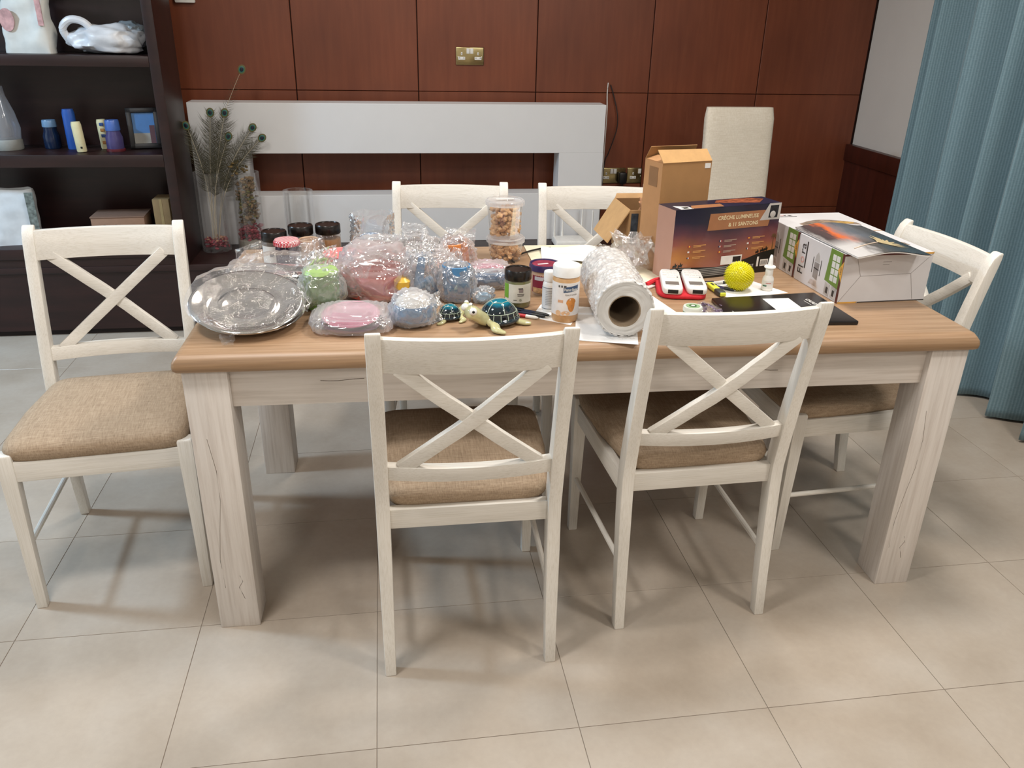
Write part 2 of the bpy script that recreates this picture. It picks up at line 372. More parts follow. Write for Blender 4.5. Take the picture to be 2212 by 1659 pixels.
# ---------------------------------------------------------------- X-back chairs
def yback(z):   # centre line of the rear post, raked above and kicked out below the seat
    if z < .42: return -.245 + .04 * (z / .42) ** .8
    t = (z - .42) / .48; return -.205 - .095 * t ** 1.25
def make_chair():
    r = thing('dining_chair', '', 'chair')
    BW = .195
    for s in (-1, 1):
        m = MB(); rs = []
        zs = [0, .1, .2, .3, .38, .44, .5, .58, .66, .74, .82, .86, .885, .896, .9]
        for z in zs:
            th = .030 + .012 * min(1, z / .4) - .012 * max(0, (z - .5) / .4); w = .031 if z > .3 else .026 + .005 * z / .3
            y = yback(z); cut = 0
            if z > .87: q = (z - .87) / .03; cut = th * .55 * q * q
            rs.append([(s * BW - w / 2, y - th / 2 + cut * .25, z), (s * BW + w / 2, y - th / 2 + cut * .25, z), (s * BW + w / 2, y + th / 2 - cut, z), (s * BW - w / 2, y + th / 2 - cut, z)])
        m.rings(rs).build('rear_leg', WHITEZ, r, bevel=.003)
    def bow(x): return -.021 * (1 - (x / .18) ** 2)
    def rail(name, z0, z1, th, hw=.181):
        m = MB(); rs = []
        for i in range(15):
            x = -hw + 2 * hw * i / 14
            rs.append([(x, yback(z0) + bow(x) - th / 2, z0), (x, yback(z1) + bow(x) - th / 2, z1), (x, yback(z1) + bow(x) + th / 2, z1), (x, yback(z0) + bow(x) + th / 2, z0)])
        return m.rings(rs).build(name, WHITEX, r, bevel=.002)
    rail('top_rail', .808, .887, .020); rail('lower_rail', .530, .567, .026)
    for s in (-1, 1):
        m = MB(); rs = []; off = .0045 * s; w = .015; th = .009
        for i in range(11):
            t = i / 10; x = s * (-.150 + .300 * t); z = .818 + (.560 - .818) * t
            L = math.hypot(.300, .258); nx, nzz = s * .258 / L, .300 / L
            y = yback(z) + bow(x) * .93 + off * (1 if .38 < t < .62 else .35)
            rs.append([(x - nx * w, y - th, z - nzz * w), (x + nx * w, y - th, z + nzz * w), (x + nx * w, y + th, z + nzz * w), (x - nx * w, y + th, z - nzz * w)])
        m.rings(rs).build('cross_slat', WHITEX, r, bevel=.0015)
    # cushion: wider in front, domed, rolled edge
    m = MB(); rs = []
    def outline(k, z, inset):
        ring = []
        for i in range(48):
            a = 2 * math.pi * i / 48; c, d = math.cos(a), math.sin(a); p = 0.22
            x = math.copysign(abs(c) ** p, c); y = math.copysign(abs(d) ** p, d)
            hw = .1995 + .020 * (y + 1) / 2 - .012 * (y < -.5)
            ring.append((x * (hw - inset), .012 + y * (.214 - inset), z))
        return ring
    for z, ins in ((.436, .006), (.447, .0), (.462, -.003), (.474, .002), (.483, .013), (.489, .04), (.493, .09), (.495, .13), (.4955, .17)): rs.append(outline(48, z, ins))
    m.rings(rs).build('seat_cushion', LINEN, r, angle=80)
    for s in (-1, 1):
        m = MB(); rs = []
        for z, w, y in ((0, .026, .212), (.2, .030, .209), (.38, .037, .207), (.452, .037, .207), (.458, .033, .207)):
            rs.append([(s * .2075 - w / 2, y - w / 2, z), (s * .2075 + w / 2, y - w / 2, z), (s * .2075 + w / 2, y + w / 2, z), (s * .2075 - w / 2, y + w / 2, z)])
        m.rings(rs).build('front_leg', WHITEZ, r, bevel=.0025)
        a = Vector((s * .2075, .207, .41)); b = Vector((s * .197, -.205, .41)); d = b - a
        MB().box((0, 0, 0), (.020, d.length - .02, .055), Matrix.Rotation(math.atan2(-d.x, d.y), 3, 'Z')).build('side_rail', WHITEY, r, tuple((a + b) / 2), bevel=.002)
        MB().tube([(s * .2075, .207, .185), (s * .195, yback(.185), .185)], .0075, 10).build('stretcher', WHITEY, r)
    MB().box((0, .212, .41), (.38, .020, .055)).build('front_rail', WHITEX, r, bevel=.002)
    MB().box((0, -.205, .4175), (.36, .022, .05)).build('back_rail', WHITEX, r, bevel=.002)
    return r
CH = [((.6275, .032), -0.3, 'white X-back dining chair in front of the table, nearest the camera'),
      ((1.212, .130), 1.4, 'white X-back dining chair at the front of the table below the black folder'),
      ((-.294, .380), 185.6, 'white X-back dining chair standing beside the table end with the silver platter'),
      ((.676, .956), 175.2, 'white X-back dining chair behind the table, behind the nut tubs'),
      ((1.205, .905), 175.2, 'white X-back dining chair behind the table, in front of the white router'),
      ((1.79, .375), 92.0, 'white X-back dining chair at the curtain end of the table behind the white cookware boxes')]
ch0 = make_chair()
for k, ((x, y), rz, lab) in enumerate(CH):
    c = ch0 if k == 0 else copy_tree(ch0)
    c.location = (x, y, 0); c.rotation_euler = (0, 0, R(rz)); tag(c, lab, 'chair', 'white X-back dining chairs')
# ================================================================ curtain
def m_curtain():
    t = NT('blue ribbed curtain cloth'); uv = t.node('ShaderNodeUVMap'); uv.uv_map = 'uv'
    w = t.node('ShaderNodeTexWave', wave_type='BANDS', bands_direction='X', i_Scale=26.0, i_Distortion=0.8, i_Detail=1.0); w.inputs['Detail Scale'].default_value = 2.0
    t.link(uv.outputs[0], w.inputs['Vector'])
    mp = t.node('ShaderNodeMapping'); mp.inputs['Scale'].default_value = (60, 260, 1); t.link(uv.outputs[0], mp.inputs[0])
    n = t.noise(mp.outputs[0], 1.0, 2)
    a = t.ramp(w.outputs['Fac'], [(0.1, '64808b'), (0.6, '6c8893'), (0.95, '76919b')])
    b = t.ramp(n, [(0.3, (0.86, 0.86, 0.86, 1)), (0.7, (1.06, 1.06, 1.06, 1))])
    t.col(t.mix(1.0, a, b, 'MULTIPLY')); t.set(rough=0.7, sheen=0.2); t.bump(w.outputs['Fac'], 0.15, 0.002); return t.m
def curtain():
    pts = []; y = 1.93; k = 0
    n = 330
    for i in range(n + 1):
        t = i / n; yy = 1.93 - 2.75 * t
        ph = t * 2.75 / .215 * 2 * math.pi + 1.2 * nz((t * 7, 3.1, 0)) * 1.6
        xx = 2.93 + (.088 + .025 * nz((t * 9, 0, 1))) * math.sin(ph) + .014 * math.sin(2.3 * ph + 1) + .03 * nz((t * 3, 5, 5))
        pts.append((xx, yy + .018 * math.cos(ph)))
    L = [0]
    for a, b in zip(pts, pts[1:]): L.append(L[-1] + math.dist(a, b))
    zs = [.012, .05, .12, .3, .7, 1.1, 1.6, 2.1, 2.62]
    m = MB(); m.grid(lambda u, v: (0, 0, 0), n, len(zs) - 1); m.v = []
    for j, z in enumerate(zs):
        for i, (x, yy) in enumerate(pts):
            f = 1 - .35 * (z / 2.62) ** 2; wob = .012 * nz((yy * 4, z * 1.7, 2)) * (1 - z / 2.62)
            m.v.append((2.93 + (x - 2.93) * f + wob, yy, z))
    o = m.build('window_curtain', m_curtain(), angle=180, thick=.0025)
    me = o.data; ul = me.uv_layers.new(name='uv'); lut = {}
    import bisect
    ys = sorted((p[1], L[i]) for i, p in enumerate(pts))
    for lp in me.loops:
        co = me.vertices[lp.vertex_index].co; key = round(co.y, 5)
        if key not in lut:
            q = bisect.bisect(ys, (co.y, 0)); lut[key] = ys[min(q, len(ys) - 1)][1]
        ul.data[lp.index].uv = (lut[key], co.z)
    return tag(o, 'long blue-grey ribbed curtain hanging in folds by the white wall', 'curtain')
curtain()

# ================================================================ wall fittings
BRASS = plain('polished brass', 'b8a97c', .22, 1.0); WPL = plain('white plastic', 'e6e4df', .35); BLK = plain('black plastic', '141414', .4); SLOT = plain('socket slot', '2a2622', .6)
STEEL = plain('screw steel', 'c8c4ba', .25, 1.0)
def socket_face(par, cx, sw=True):
    MB().box((cx, -.0095, .012), (.008, .003, .013)).build('earth_hole_surround', WPL, par, bevel=.001)
    MB().box((cx, -.0115, .012), (.0025, .001, .006)).build('pin_slot', SLOT, par)
    MB().box((cx, -.0095, -.0105), (.036, .003, .015)).build('live_neutral_surround', WPL, par, bevel=.002)
    for d in (-.011, .011): MB().box((cx + d, -.0115, -.0085), (.005, .001, .003)).build('pin_slot', SLOT, par)
def socket(name, label, loc, w, faces, switches, screws):
    r = thing(name, label, 'socket', loc)
    MB().box((0, -.004, 0), (w, .008, .087), Matrix.Identity(3), None).build('face_plate', BRASS, r, bevel=.0035, seg=3)
    for f in faces: socket_face(r, f)
    for x in switches: MB().box((x, -.0105, .025), (.0165, .006, .026), Matrix.Rotation(R(6), 3, 'X')).build('rocker_switch', WPL, r, bevel=.0012)
    for x in screws: MB().lathe([(.0032, 0), (.0032, .0018), (.0025, .0022)], 12, (x, -.008, -.004), Matrix.Rotation(R(90), 3, 'X')).build('screw', STEEL, r)
    return r
socket('wall_socket', 'polished brass double socket high on the panelled wall above the surround', (.9285, 2.80, 1.2575), .146, (-.0425, .0425), (-.0095, .0095), (-.061, .061))
socket('wall_socket', 'brass double socket partly hidden behind the white surround', (1.738, 2.80, .643), .146, (-.04,), (-.0095, .0095), (-.061,))
socket('wall_socket', 'brass single socket right of the black plug', (1.862, 2.80, .643), .086, (-.008,), (.028,), (.037,))
pg = thing('power_plug', 'black power plug in the low brass wall socket', 'plug', (1.785, 2.7885, .635))
MB().box((0, -.022, 0), (.042, .044, .062)).build('body', BLK, pg, bevel=.006); MB().tube(spline([(0, -.03, -.03), (0, -.034, -.06), (.01, -.02, -.12), (.02, -.01, -.27)]), .003, 8).build('flex', BLK, pg)
th = thing('thermostat', 'white plastic wall controller at the top edge of the panelled wall', 'thermostat', (-.452, 2.80, 1.525))
MB().box((0, -.011, 0), (.094, .022, .094)).build('case', WPL, th, bevel=.006); MB().box((0, -.0225, .012), (.05, .001, .03)).build('screen', plain('grey screen', '7f8a80', .3), th)
CWH = plain('white cable', 'd9d6d0', .4); CBK = plain('black cable', '1a1413', .5)
w = MB().tube(spline([(1.676, 2.793, 1.135), (1.674, 2.792, 1.08), (1.668, 2.75, .98), (1.664, 2.74, .80), (1.66, 2.74, .36)]), .0028, 8).build('white_cable', CWH); tag(w, 'thin white cable coming out of the panelled wall behind the surround', 'cable')
w = MB().tube(spline([(1.69, 2.793, 1.125), (1.712, 2.785, 1.06), (1.735, 2.775, .97), (1.735, 2.77, .90), (1.715, 2.765, .83), (1.69, 2.75, .77), (1.668, 2.74, .70), (1.66, 2.74, .36)]), .0028, 8).build('black_cable', CBK); tag(w, 'thin black cable hanging down the panelled wall beside the surround', 'cable')

# ================================================================ cream upholstered chair behind
uc = thing('upholstered_chair', 'cream upholstered high-back chair behind the cardboard boxes', 'chair', (2.15, 1.90, 0), 0)
def padback():
    m = MB(); rs = []
    for i in range(15):
        t = i / 14; z = .38 + .70 * t; y = .16 + .06 * t; hw = .168 + .002 * t; th = .034
        top = 0 if t < .93 else (t - .93) / .07
        ring = []
        for k in range(40):
            a = 2 * math.pi * k / 40; c, d = math.cos(a), math.sin(a); p = .3
            ring.append((math.copysign(abs(c) ** p, c) * (hw - .006 * top ** 2), y + math.copysign(abs(d) ** .5, d) * (th - .014 * top ** 2), z))
        rs.append(ring)
    return m.rings(rs)
padback().build('backrest', SLUB, uc, angle=60)
m = MB(); rs = []
for z, ins in ((.36, .01), (.37, 0), (.44, 0), (.462, .008), (.472, .03)):
    rs.append([(math.copysign(abs(math.cos(a)) ** .3, math.cos(a)) * (.205 - ins), -.02 + math.copysign(abs(math.sin(a)) ** .3, math.sin(a)) * (.205 - ins), z) for a in [2 * math.pi * k / 40 for k in range(40)]])
m.rings(rs).build('seat', SLUB, uc, angle=60)
for x in (-.17, .17):
    for y in (-.19, .17): MB().box((x, y, .18), (.04, .04, .36)).build('leg', DARKWOOD, uc, bevel=.002)

# ================================================================ things on the bookcase
def sheet_bag(m, w, h, d, seed, crumple=.012, open_top=True):
    """a paper or plastic bag as a closed, creased tube"""
    rs = []
    for j in range(15):
        t = j / 14; ring = []
        for k in range(40):
            a = 2 * math.pi * k / 40; c, s = math.cos(a), math.sin(a); p = .45
            x = math.copysign(abs(c) ** p, c) * w / 2; y = math.copysign(abs(s) ** p, s) * d / 2 * (1 - .6 * t)
            n = nz((x * 14 + seed, y * 14, t * 5)); 
            ring.append((x + n * crumple, y + n * crumple * 1.5, h * t + (crumple * 2 * nz((a * 1.3, seed, 0)) if j == 14 else 0)))
        rs.append(ring)
    return m.rings(rs, True, True, False)
PAPERW = plain('white bag paper', 'd6d6d0', .6, var=.1, scale=12); PINKP = plain('pink print', 'c79a98', .6, var=.3, scale=30)
pb = thing('paper_bag', 'white printed paper carrier bag on the upper bookcase shelf', 'bag', (-1.01, 2.32, 1.2655), -6)
sheet_bag(MB(), .19, .27, .10, 3).build('bag_body', PAPERW, pb, angle=60)
MB().box((.075, -.0475, .17), (.022, .004, .12)).build('printed_strip', PINKP, pb); MB().lathe([(.03, 0), (.03, .004)], 20, (-.062, -.047, .13), Matrix.Rotation(R(90), 3, 'X') @ Matrix.Diagonal((1, 1.5, 1))).build('printed_flower', PINKP, pb)
MB().tube(spline([(-.04, -.03, .26), (-.035, -.035, .32), (0, -.035, .345), (.035, -.035, .32), (.04, -.03, .26)]), .003, 6).build('handle', PAPERW, pb)
t = clear('thin white carrier plastic', haze=.55, edge=.3, rough=.2, bump=('noise', 25, .6))
cb = thing('plastic_bag', 'crumpled white plastic carrier bag on the upper bookcase shelf', 'bag', (-.70, 2.33, 1.2655))
def bubbles(p, cell):
    d = noise.voronoi(Vector(p) / cell)[0][0]; return math.sqrt(max(0.0, 1 - (d / .5) ** 2)) if d < .5 else 0.0
def crumple_blob(rx, ry, rz, seed, amp=.25, sub=4, flat=.92, squareness=.75, bub=0):
    bm = bmesh.new(); bmesh.ops.create_icosphere(bm, subdivisions=sub, radius=1); m = MB()
    for v in bm.verts:
        p = v.co; q = Vector([math.copysign(abs(c) ** squareness, c) for c in p]); q *= 1 / max(1e-6, q.length) ** .5
        d = 1 + amp * (noise.noise(p * 1.7 + Vector((seed, 0, 0))) + .6 * noise.noise(p * 4 + Vector((0, seed, 0))) + .35 * noise.noise(p * 9 + Vector((0, 0, seed))))
        q = q * d; z = q.z * rz; z = max(z, -rz * flat)
        c = Vector((q.x * rx, q.y * ry, z + rz * flat))
        if bub and c.z > .004: c += Vector((p.x, p.y, p.z * .9 + .1)) * (bub * .42 * bubbles(c + Vector((seed, 0, 0)), bub))
        m.v.append(tuple(c))
    m.f = [tuple(v.index for v in f.verts) for f in bm.faces]; bm.free(); return m
crumple_blob(.155, .09, .062, 11, .22).build('bag_body', plain('white carrier plastic', 'd4d6da', .35, var=.12, scale=14), cb, angle=70)
MB().tube(spline([(-.15, -.03, .05), (-.165, -.045, .10), (-.13, -.05, .135), (-.08, -.05, .13), (-.05, -.045, .095), (-.06, -.04, .05)]), .016, 10).build('handle_loop', plain('white carrier plastic', 'd4d6da'), cb)
crumple_blob(.07, .05, .05, 4, .2).build('grey_lining', plain('grey film', '8f979c', .3), cb, (.085, .02, .035))
GLASS = clear('clear glass', haze=.0, edge=.10, gloss=.7, rough=.02)
FROST = clear('cloudy glass', tint=(.8, .82, .86, 1), haze=.18, edge=.3, rough=.1)
def lathe_part(name, prof, mat, par, n=32, at=(0, 0, 0), ori=None, cap0=True, cap1=True, **kw): return MB().lathe(prof, n, at, ori, cap0, cap1).build(name, mat, par, **kw)
def hollow(prof, t): return prof + [(max(r - t, .0005), z + (t if i == len(prof) - 1 else 0)) for i, (r, z) in reversed(list(enumerate(prof)))]
gj = thing('glass_vase', 'cloudy glass vase on a pale stone base at the left end of the bookcase', 'vase', (-1.215, 2.36, .8555))
lathe_part('base', [(.06, 0), (.062, .004), (.062, .04), (.058, .046)], plain('pale stone', '8c8c86', .6), gj)
lathe_part('bowl', [(.058, .046), (.064, .09), (.052, .16), (.03, .23), (.026, .27), (.0255, .27), (.029, .23), (.050, .16), (.061, .09), (.05, .05)], FROST, gj, cap0=False, cap1=False)
def capjar(name, lab, loc, r, h, body, cap, caph, base=None, tilt=0):
    g = thing(name, lab, 'jar', loc, rot=(0, 0, 0))
    lathe_part('body', [(r * .92, 0), (r, .006), (r, h * .45), (r * .78, h * .62), (r * .78, h - caph)], body, g, 24)
    lathe_part('cap', [(r * .84, h - caph), (r * .86, h - caph + .003), (r * .8, h - .003), (r * .76, h)], cap, g, 24)
    if base: lathe_part('base_ring', [(r * 1.1, 0.0001), (r * 1.1, .008), (r * .98, .012)], base, g, 24)
    return g
BLUE = plain('blue plastic', '2a4d86', .35); NAVY = plain('dark blue glass', '14233d', .1); PUR = plain('violet glass', '4b4470', .15)
capjar('bath_jar', 'dark blue glass jar with pale blue cap on the middle shelf', (-1.035, 2.39, .8555), .036, .125, NAVY, plain('pale blue cap', '6f90b0', .3), .03)
capjar('bath_jar', 'violet jar with bright blue cap and red base on the middle shelf', (-.741, 2.31, .8555), .037, .135, PUR, plain('bright blue cap', '4a6ab0', .3), .045, plain('dark red base', '5a2228', .3))
def tube_box(name, lab, loc, w, d, h, mat, lean, rz, extra=None):
    g = thing(name, lab, 'tube', loc, rot=(0, lean, R(rz)))
    m = MB(); rs = []
    for z, s in ((0.0, .9), (.004, 1), (h * .9, 1), (h, .85)): rs.append([(math.cos(a) * w * s, math.sin(a) * d * s, z) for a in [2 * math.pi * k / 24 for k in range(24)]])
    m.rings(rs).build('body', mat, g)
    if extra: extra(g)
    return g
tube_box('shampoo_bottle', 'tall blue cylinder standing behind the cream tube on the middle shelf', (-.935, 2.36, .8555), .027, .02, .175, plain('royal blue plastic', '2b57a5', .3), 0, 0)
CREAM = plain('cream plastic', 'd8cfa6', .4); OCH = plain('ochre print', 'a8743c', .5)
def prints(g):
    for k, z in enumerate((.03, .06, .085, .11)): MB().box((.004, -.0195, z), (.018, .003, .014)).build('printed_patch', (OCH, BLUE, OCH, BLUE)[k], g, bevel=.002)
tube_box('lotion_tube', 'cream coloured tube leaning at the front of the middle shelf', (-.873, 2.265, .8575), .0215, .016, .13, CREAM, R(-3), 0, lambda g: MB().box((.006, -.0155, .02), (.008, .003, .008)).build('printed_patch', BLK, g))
tube_box('lotion_tube', 'cream tube with ochre patches beside the violet jar', (-.797, 2.36, .857), .021, .018, .13, CREAM, R(-2), 0, prints)
pf = thing('photo_frame', 'small black photo frame with a blue beach picture on the middle shelf', 'picture frame', (-.622, 2.37, .857), rot=(R(-12), 0, R(14)))
FR = plain('black frame', '17171c', .4)
for x, z, w2, h2 in ((-.058, .09, .022, .18), (.058, .09, .022, .18), (0, .011, .138, .022), (0, .169, .138, .022)): MB().box((x, 0, z), (w2, .016, h2)).build('moulding', FR, pf, bevel=.002)
MB().box((0, .003, .09), (.094, .004, .136)).build('photo_sky', plain('photo blue', '3f7fc0', .4), pf); MB().box((-.012, .0005, .045), (.070, .002, .046)).build('photo_sand', plain('photo sand', 'a8a59c', .5), pf)
MB().box((.034, -.001, .062), (.022, .002, .08)).build('photo_figure', plain('photo maroon', '5d3a44', .5), pf); MB().box((0, .04, .07), (.05, .004, .15), Matrix.Rotation(R(28), 3, 'X')).build('easel_stand', FR, pf)
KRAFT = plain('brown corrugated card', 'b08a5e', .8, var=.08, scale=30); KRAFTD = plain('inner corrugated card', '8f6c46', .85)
sb = thing('carton_box', 'flat brown carton with small black print on the lowest bookcase shelf', 'box', (-.785, 2.36, .4345), 3)
MB().box((0, 0, .06), (.235, .16, .12)).build('carton_body', plain('dull carton', '8f6f5a', .8), sb, bevel=.003); MB().box((0, 0, .1225), (.24, .165, .006)).build('lid', plain('carton lid', '7b6152', .8), sb, bevel=.001)
for k, x in enumerate((-.1, -.06, -.035, -.01)): MB().box((x, -.0805, .075), (.008, .002, .02 + .006 * (k % 2))).build('printed_mark', BLK, sb)
s2 = thing('carton_box', 'small upright brown carton right of the flat carton on the bookcase', 'box', (-.583, 2.36, .4345), 0)
MB().box((0, 0, .10), (.075, .12, .20)).build('carton_body', plain('tan carton', '8d7450', .8), s2, bevel=.003); MB().box((0, -.0605, .10), (.012, .001, .2)).build('tape', plain('parcel tape', 'a08a60', .3), s2)
wp = thing('gift_bag', 'white and grey patterned bag at the left end of the lowest bookcase shelf', 'bag', (-1.24, 2.32, .4345), 8)
sheet_bag(MB(), .20, .25, .11, 9, .01).build('bag_body', plain('white gift paper', 'cdd0d2', .5, var=.15, scale=10), wp, angle=60)
MB().box((.088, -.052, .14), (.035, .004, .20)).build('grey_pattern', plain('grey leaf print', '6b7470', .6, var=.6, scale=60), wp)

# ================================================================ platform: vases, feathers, router
ZP = .3455
STUFF = 'stuff'
def bits(n, fn, mat, name, par, size, seed, flat=.5, sub=1):
    rr = random.Random(seed); m = MB()
    bm = bmesh.new(); bmesh.ops.create_icosphere(bm, subdivisions=sub, radius=1); vs = [v.co.copy() for v in bm.verts]; fs = [tuple(v.index for v in f.verts) for f in bm.faces]; bm.free()
    for _ in range(n):
        c = Vector(fn(rr)); s = size * rr.uniform(.7, 1.25)
        e = Matrix.Rotation(rr.uniform(0, 6.3), 3, 'Z') @ Matrix.Rotation(rr.uniform(-1.4, 1.4), 3, 'X') @ Matrix.Diagonal((1, rr.uniform(.6, .9), flat))
        m.add([c + (e @ (v * s * (1 + .25 * rr.uniform(-1, 1)))) for v in vs], fs)
    return m.build(name, mat, par, kind=STUFF, angle=60)
def disc(rr, r, z0, z1):
    a = rr.uniform(0, 6.283); q = r * math.sqrt(rr.random()); return (q * math.cos(a), q * math.sin(a), rr.uniform(z0, z1))
def glass_cyl(g, r, h, t=.004, base=.012):
    return lathe_part('glass', [(r * .98, 0), (r, .003), (r, h), (r - t * .5, h + .002), (r - t, h), (r - t, base), (.001, base)], GLASS, g, 40, cap1=False)
PETAL = plain('dried rose petals', '9a4450', .8, var=.35, scale=60); PETALB = plain('pale dried petals', 'b98a72', .8, var=.25, scale=60)
v1 = thing('feather_vase', 'tall clear glass cylinder vase holding peacock feathers', 'vase', (-.385, 2.465, ZP)); glass_cyl(v1, .07, .385)
bits(70, lambda q: disc(q, .056, .017, .055), PETAL, 'potpourri', v1, .011, 5); bits(14, lambda q: disc(q, .055, .05, .065), PETALB, 'pale_potpourri', v1, .010, 6)
v2 = thing('flower_vase', 'clear glass cylinder vase filled with dried flowers and pink petals', 'vase', (-.215, 2.475, ZP)); glass_cyl(v2, .068, .382)
lathe_part('sand_layer', [(.063, .0125), (.063, .05), (.001, .054)], plain('pale sand', 'a8a498', .8), v2, cap1=False)
bits(80, lambda q: disc(q, .055, .055, .12), PETAL, 'potpourri', v2, .012, 8)
bits(150, lambda q: disc(q, .052 if q.random() < .7 else .04, .13, .36), plain('dried flower heads', '7d6546', .9, var=.4, scale=50), 'dried_flowers', v2, .0125, 9)
bits(40, lambda q: disc(q, .05, .16, .33), plain('dried moss green', '6f6a3a', .9, var=.3, scale=50), 'dried_leaves', v2, .012, 10)
bits(26, lambda q: (-.03 + q.uniform(-.03, .05), q.uniform(-.03, .03), q.uniform(.37, .44)), plain('dried sprig', '6d5a34', .9), 'dried_sprig', v2, .010, 12)
v3 = thing('empty_vase', 'empty clear glass cylinder behind the black-lidded jars', 'vase', (.034, 2.45, ZP)); glass_cyl(v3, .074, .295)
BARB = plain('peacock barbs', '4a4735', .7, var=.35, scale=60); STEM = plain('feather quill', 'c9bda6', .5); EYE1 = plain('eye bronze', '5a5630', .5); EYE2 = plain('eye teal', '1f6a62', .35); EYE3 = plain('eye navy', '0e1626', .35)
def feather(base, tip, seed, lab, bend=.05, dens=90, eye=True, blen=.05):
    rr = random.Random(seed); base = Vector(base); tip = Vector(tip); d = tip - base
    side = Vector((d.z, 0, -d.x)).normalized() * bend * (1 if tip.x > base.x else -1)
    g = thing('peacock_feather', lab, 'feather', tuple(base), group='peacock feathers in the vase')
    P = lambda t: d * t - side * math.sin(math.pi * t)
    MB().tube([P(i / 10) for i in range(11)], .0020, 6, .0006).build('quill', STEM, g)
    m = MB()
    for k in range(dens):
        t = .42 + .58 * k / dens; c = P(t); tg = (P(min(1, t + .02)) - P(t - .02)).normalized()
        for s in (-1, 1):
            out = (Vector((tg.z, 0, -tg.x)) * s + Vector((0, rr.uniform(-.7, .7), 0))).normalized()
            ln = blen * rr.uniform(.6, 1.25) * (1 if t < .9 else .55); prev = c; w = .0009
            pts = [c, c + out * ln * .5 + tg * ln * .35, c + out * ln * .9 + tg * ln * .9 + Vector((0, 0, -.006 * rr.random()))]
            nrm = Vector((0, w, 0)) + tg.cross(out) * w
            ww = out.cross(Vector((0, 1, 0))).normalized() * w
            v = [pts[0] - ww, pts[0] + ww, pts[1] + ww, pts[1] - ww, pts[2]]
            m.add(v, [(0, 1, 2, 3), (3, 2, 4)])
    m.build('barbs', BARB, g, kind=STUFF, smooth=False)
    if eye:
        tg = (P(1) - P(.95)).normalized(); ang = math.atan2(tg.x, tg.z)
        for rad, mt, yy, n in ((.018, EYE1, 0, 'eye_ring'), (.0120, EYE2, -.0012, 'eye_spot'), (.0085, EYE3, -.0024, 'eye_pupil')):
            MB().lathe([(rad * .6, -.001), (rad, 0), (rad * .6, .001)], 20, (0, 0, 0), Matrix.Rotation(ang, 3, 'Y') @ Matrix.Diagonal((1, 1, 1.25)) @ Matrix.Rotation(R(90), 3, 'X')).build(n, mt, g, tuple(P(1) + Vector((0, yy - .004, -.002))))
    return g
FB = [((-.40, 2.465, .40), (-.178, 2.50, 1.20), 'tallest peacock feather, its eye far up against the wood panel', .06, .035),
      ((-.39, 2.46, .40), (-.333, 2.44, 1.012), 'peacock feather with its eye at the top edge of the surround, left of the pair', .01, .06),
      ((-.38, 2.45, .40), (-.266, 2.43, 1.012), 'peacock feather with its eye at the top edge of the surround, right of the pair', .02, .06),
      ((-.37, 2.47, .40), (-.151, 2.46, .942), 'peacock feather bending out over the surround, upper of the two right ones', .05, .05),
      ((-.37, 2.46, .40), (-.113, 2.47, .893), 'peacock feather bending furthest out over the surround, lower of the two right ones', .06, .045),
      ((-.40, 2.46, .40), (-.452, 2.45, .952), 'peacock feather leaning towards the bookcase side', .03, .05),
      ((-.385, 2.45, .40), (-.262, 2.43, .905), 'short peacock feather in the middle of the bunch', .03, .05)]
for k, (b, tp, lab, bend, bl) in enumerate(FB): feather(b, tp, 40 + k, lab, bend, 150 if k else 40, True, bl)
rt = thing('wifi_router', 'white router with upright antennas on the dark platform behind a chair', 'router', (1.455, 2.44, ZP), -2)
MB().box((0, 0, .019), (.235, .14, .030), None, (.93, .93)).build('case', WPL, rt, bevel=.006)
for x, y, h in ((-.105, .05, .21), (-.06, .06, .21), (.045, .06, .21), (.082, -.03, .185)): MB().lathe([(.007, .02), (.007, .05), (.005, .06), (.004, h), (.001, h + .003)], 12, (x, y, 0)).build('antenna', WPL, rt)
for x in (-.09, .09): MB().box((x, 0, .003), (.02, .1, .005)).build('foot', BLK, rt)
w = MB().tube(spline([(1.60, 2.40, .35), (1.66, 2.36, .352), (1.68, 2.40, .38), (1.70, 2.44, .40), (1.74, 2.40, .37), (1.76, 2.34, .352), (1.80, 2.38, .375), (1.85, 2.45, .39), (1.88, 2.40, .352)]), .0028, 6).build('router_cable', CWH); tag(w, 'loops of thin white cable right of the router on the platform', 'cable')
# ================================================================ things on the table
BUB = clear('bubble wrap', haze=.15, edge=.55, gloss=1.7, rough=.05)
BUBF = clear('fine bubble wrap', haze=.15, edge=.5, gloss=1.7, rough=.06)
FILM = clear('crinkled clear film', haze=.05, edge=.22, gloss=1.0, rough=.05, bump=('noise', 38, .9))
PLAST = clear('clear food tub plastic', haze=.04, edge=.25, gloss=.8, rough=.05)
def wrap(par, rx, ry, rz, seed, at=(0, 0, 0), amp=.16, mat=None, name='bubble_wrap', sq=.7, rot=None, sub=5):
    return crumple_blob(rx, ry, rz, seed, amp * (1.5 if rz > .03 else 1.1), sub, .9, sq, .0130 if mat is None else .0110).build(name, mat or BUB, par, at, rot, angle=100)
def flap(par, pts, seed, amp=.012, mat=None, name='loose_wrap_end', n=36):
    """a loose crinkled sheet spanning four corner points"""
    a, b, c, d = [Vector(p) for p in pts]; nn = (b - a).cross(d - a).normalized()
    def fn(u, v):
        p = (a * (1 - u) + b * u) * (1 - v) + (d * (1 - u) + c * u) * v
        q = p + nn * amp * (nz((u * 3 + seed, v * 3, 0)) * 1.6 + nz((u * 8, v * 8 + seed, 1)) * .7)
        return q + nn * .0045 * bubbles(q, .0125) if mat is None or mat is BUBF else q
    return MB().grid(fn, n, n).build(name, mat or BUB, par, angle=100)
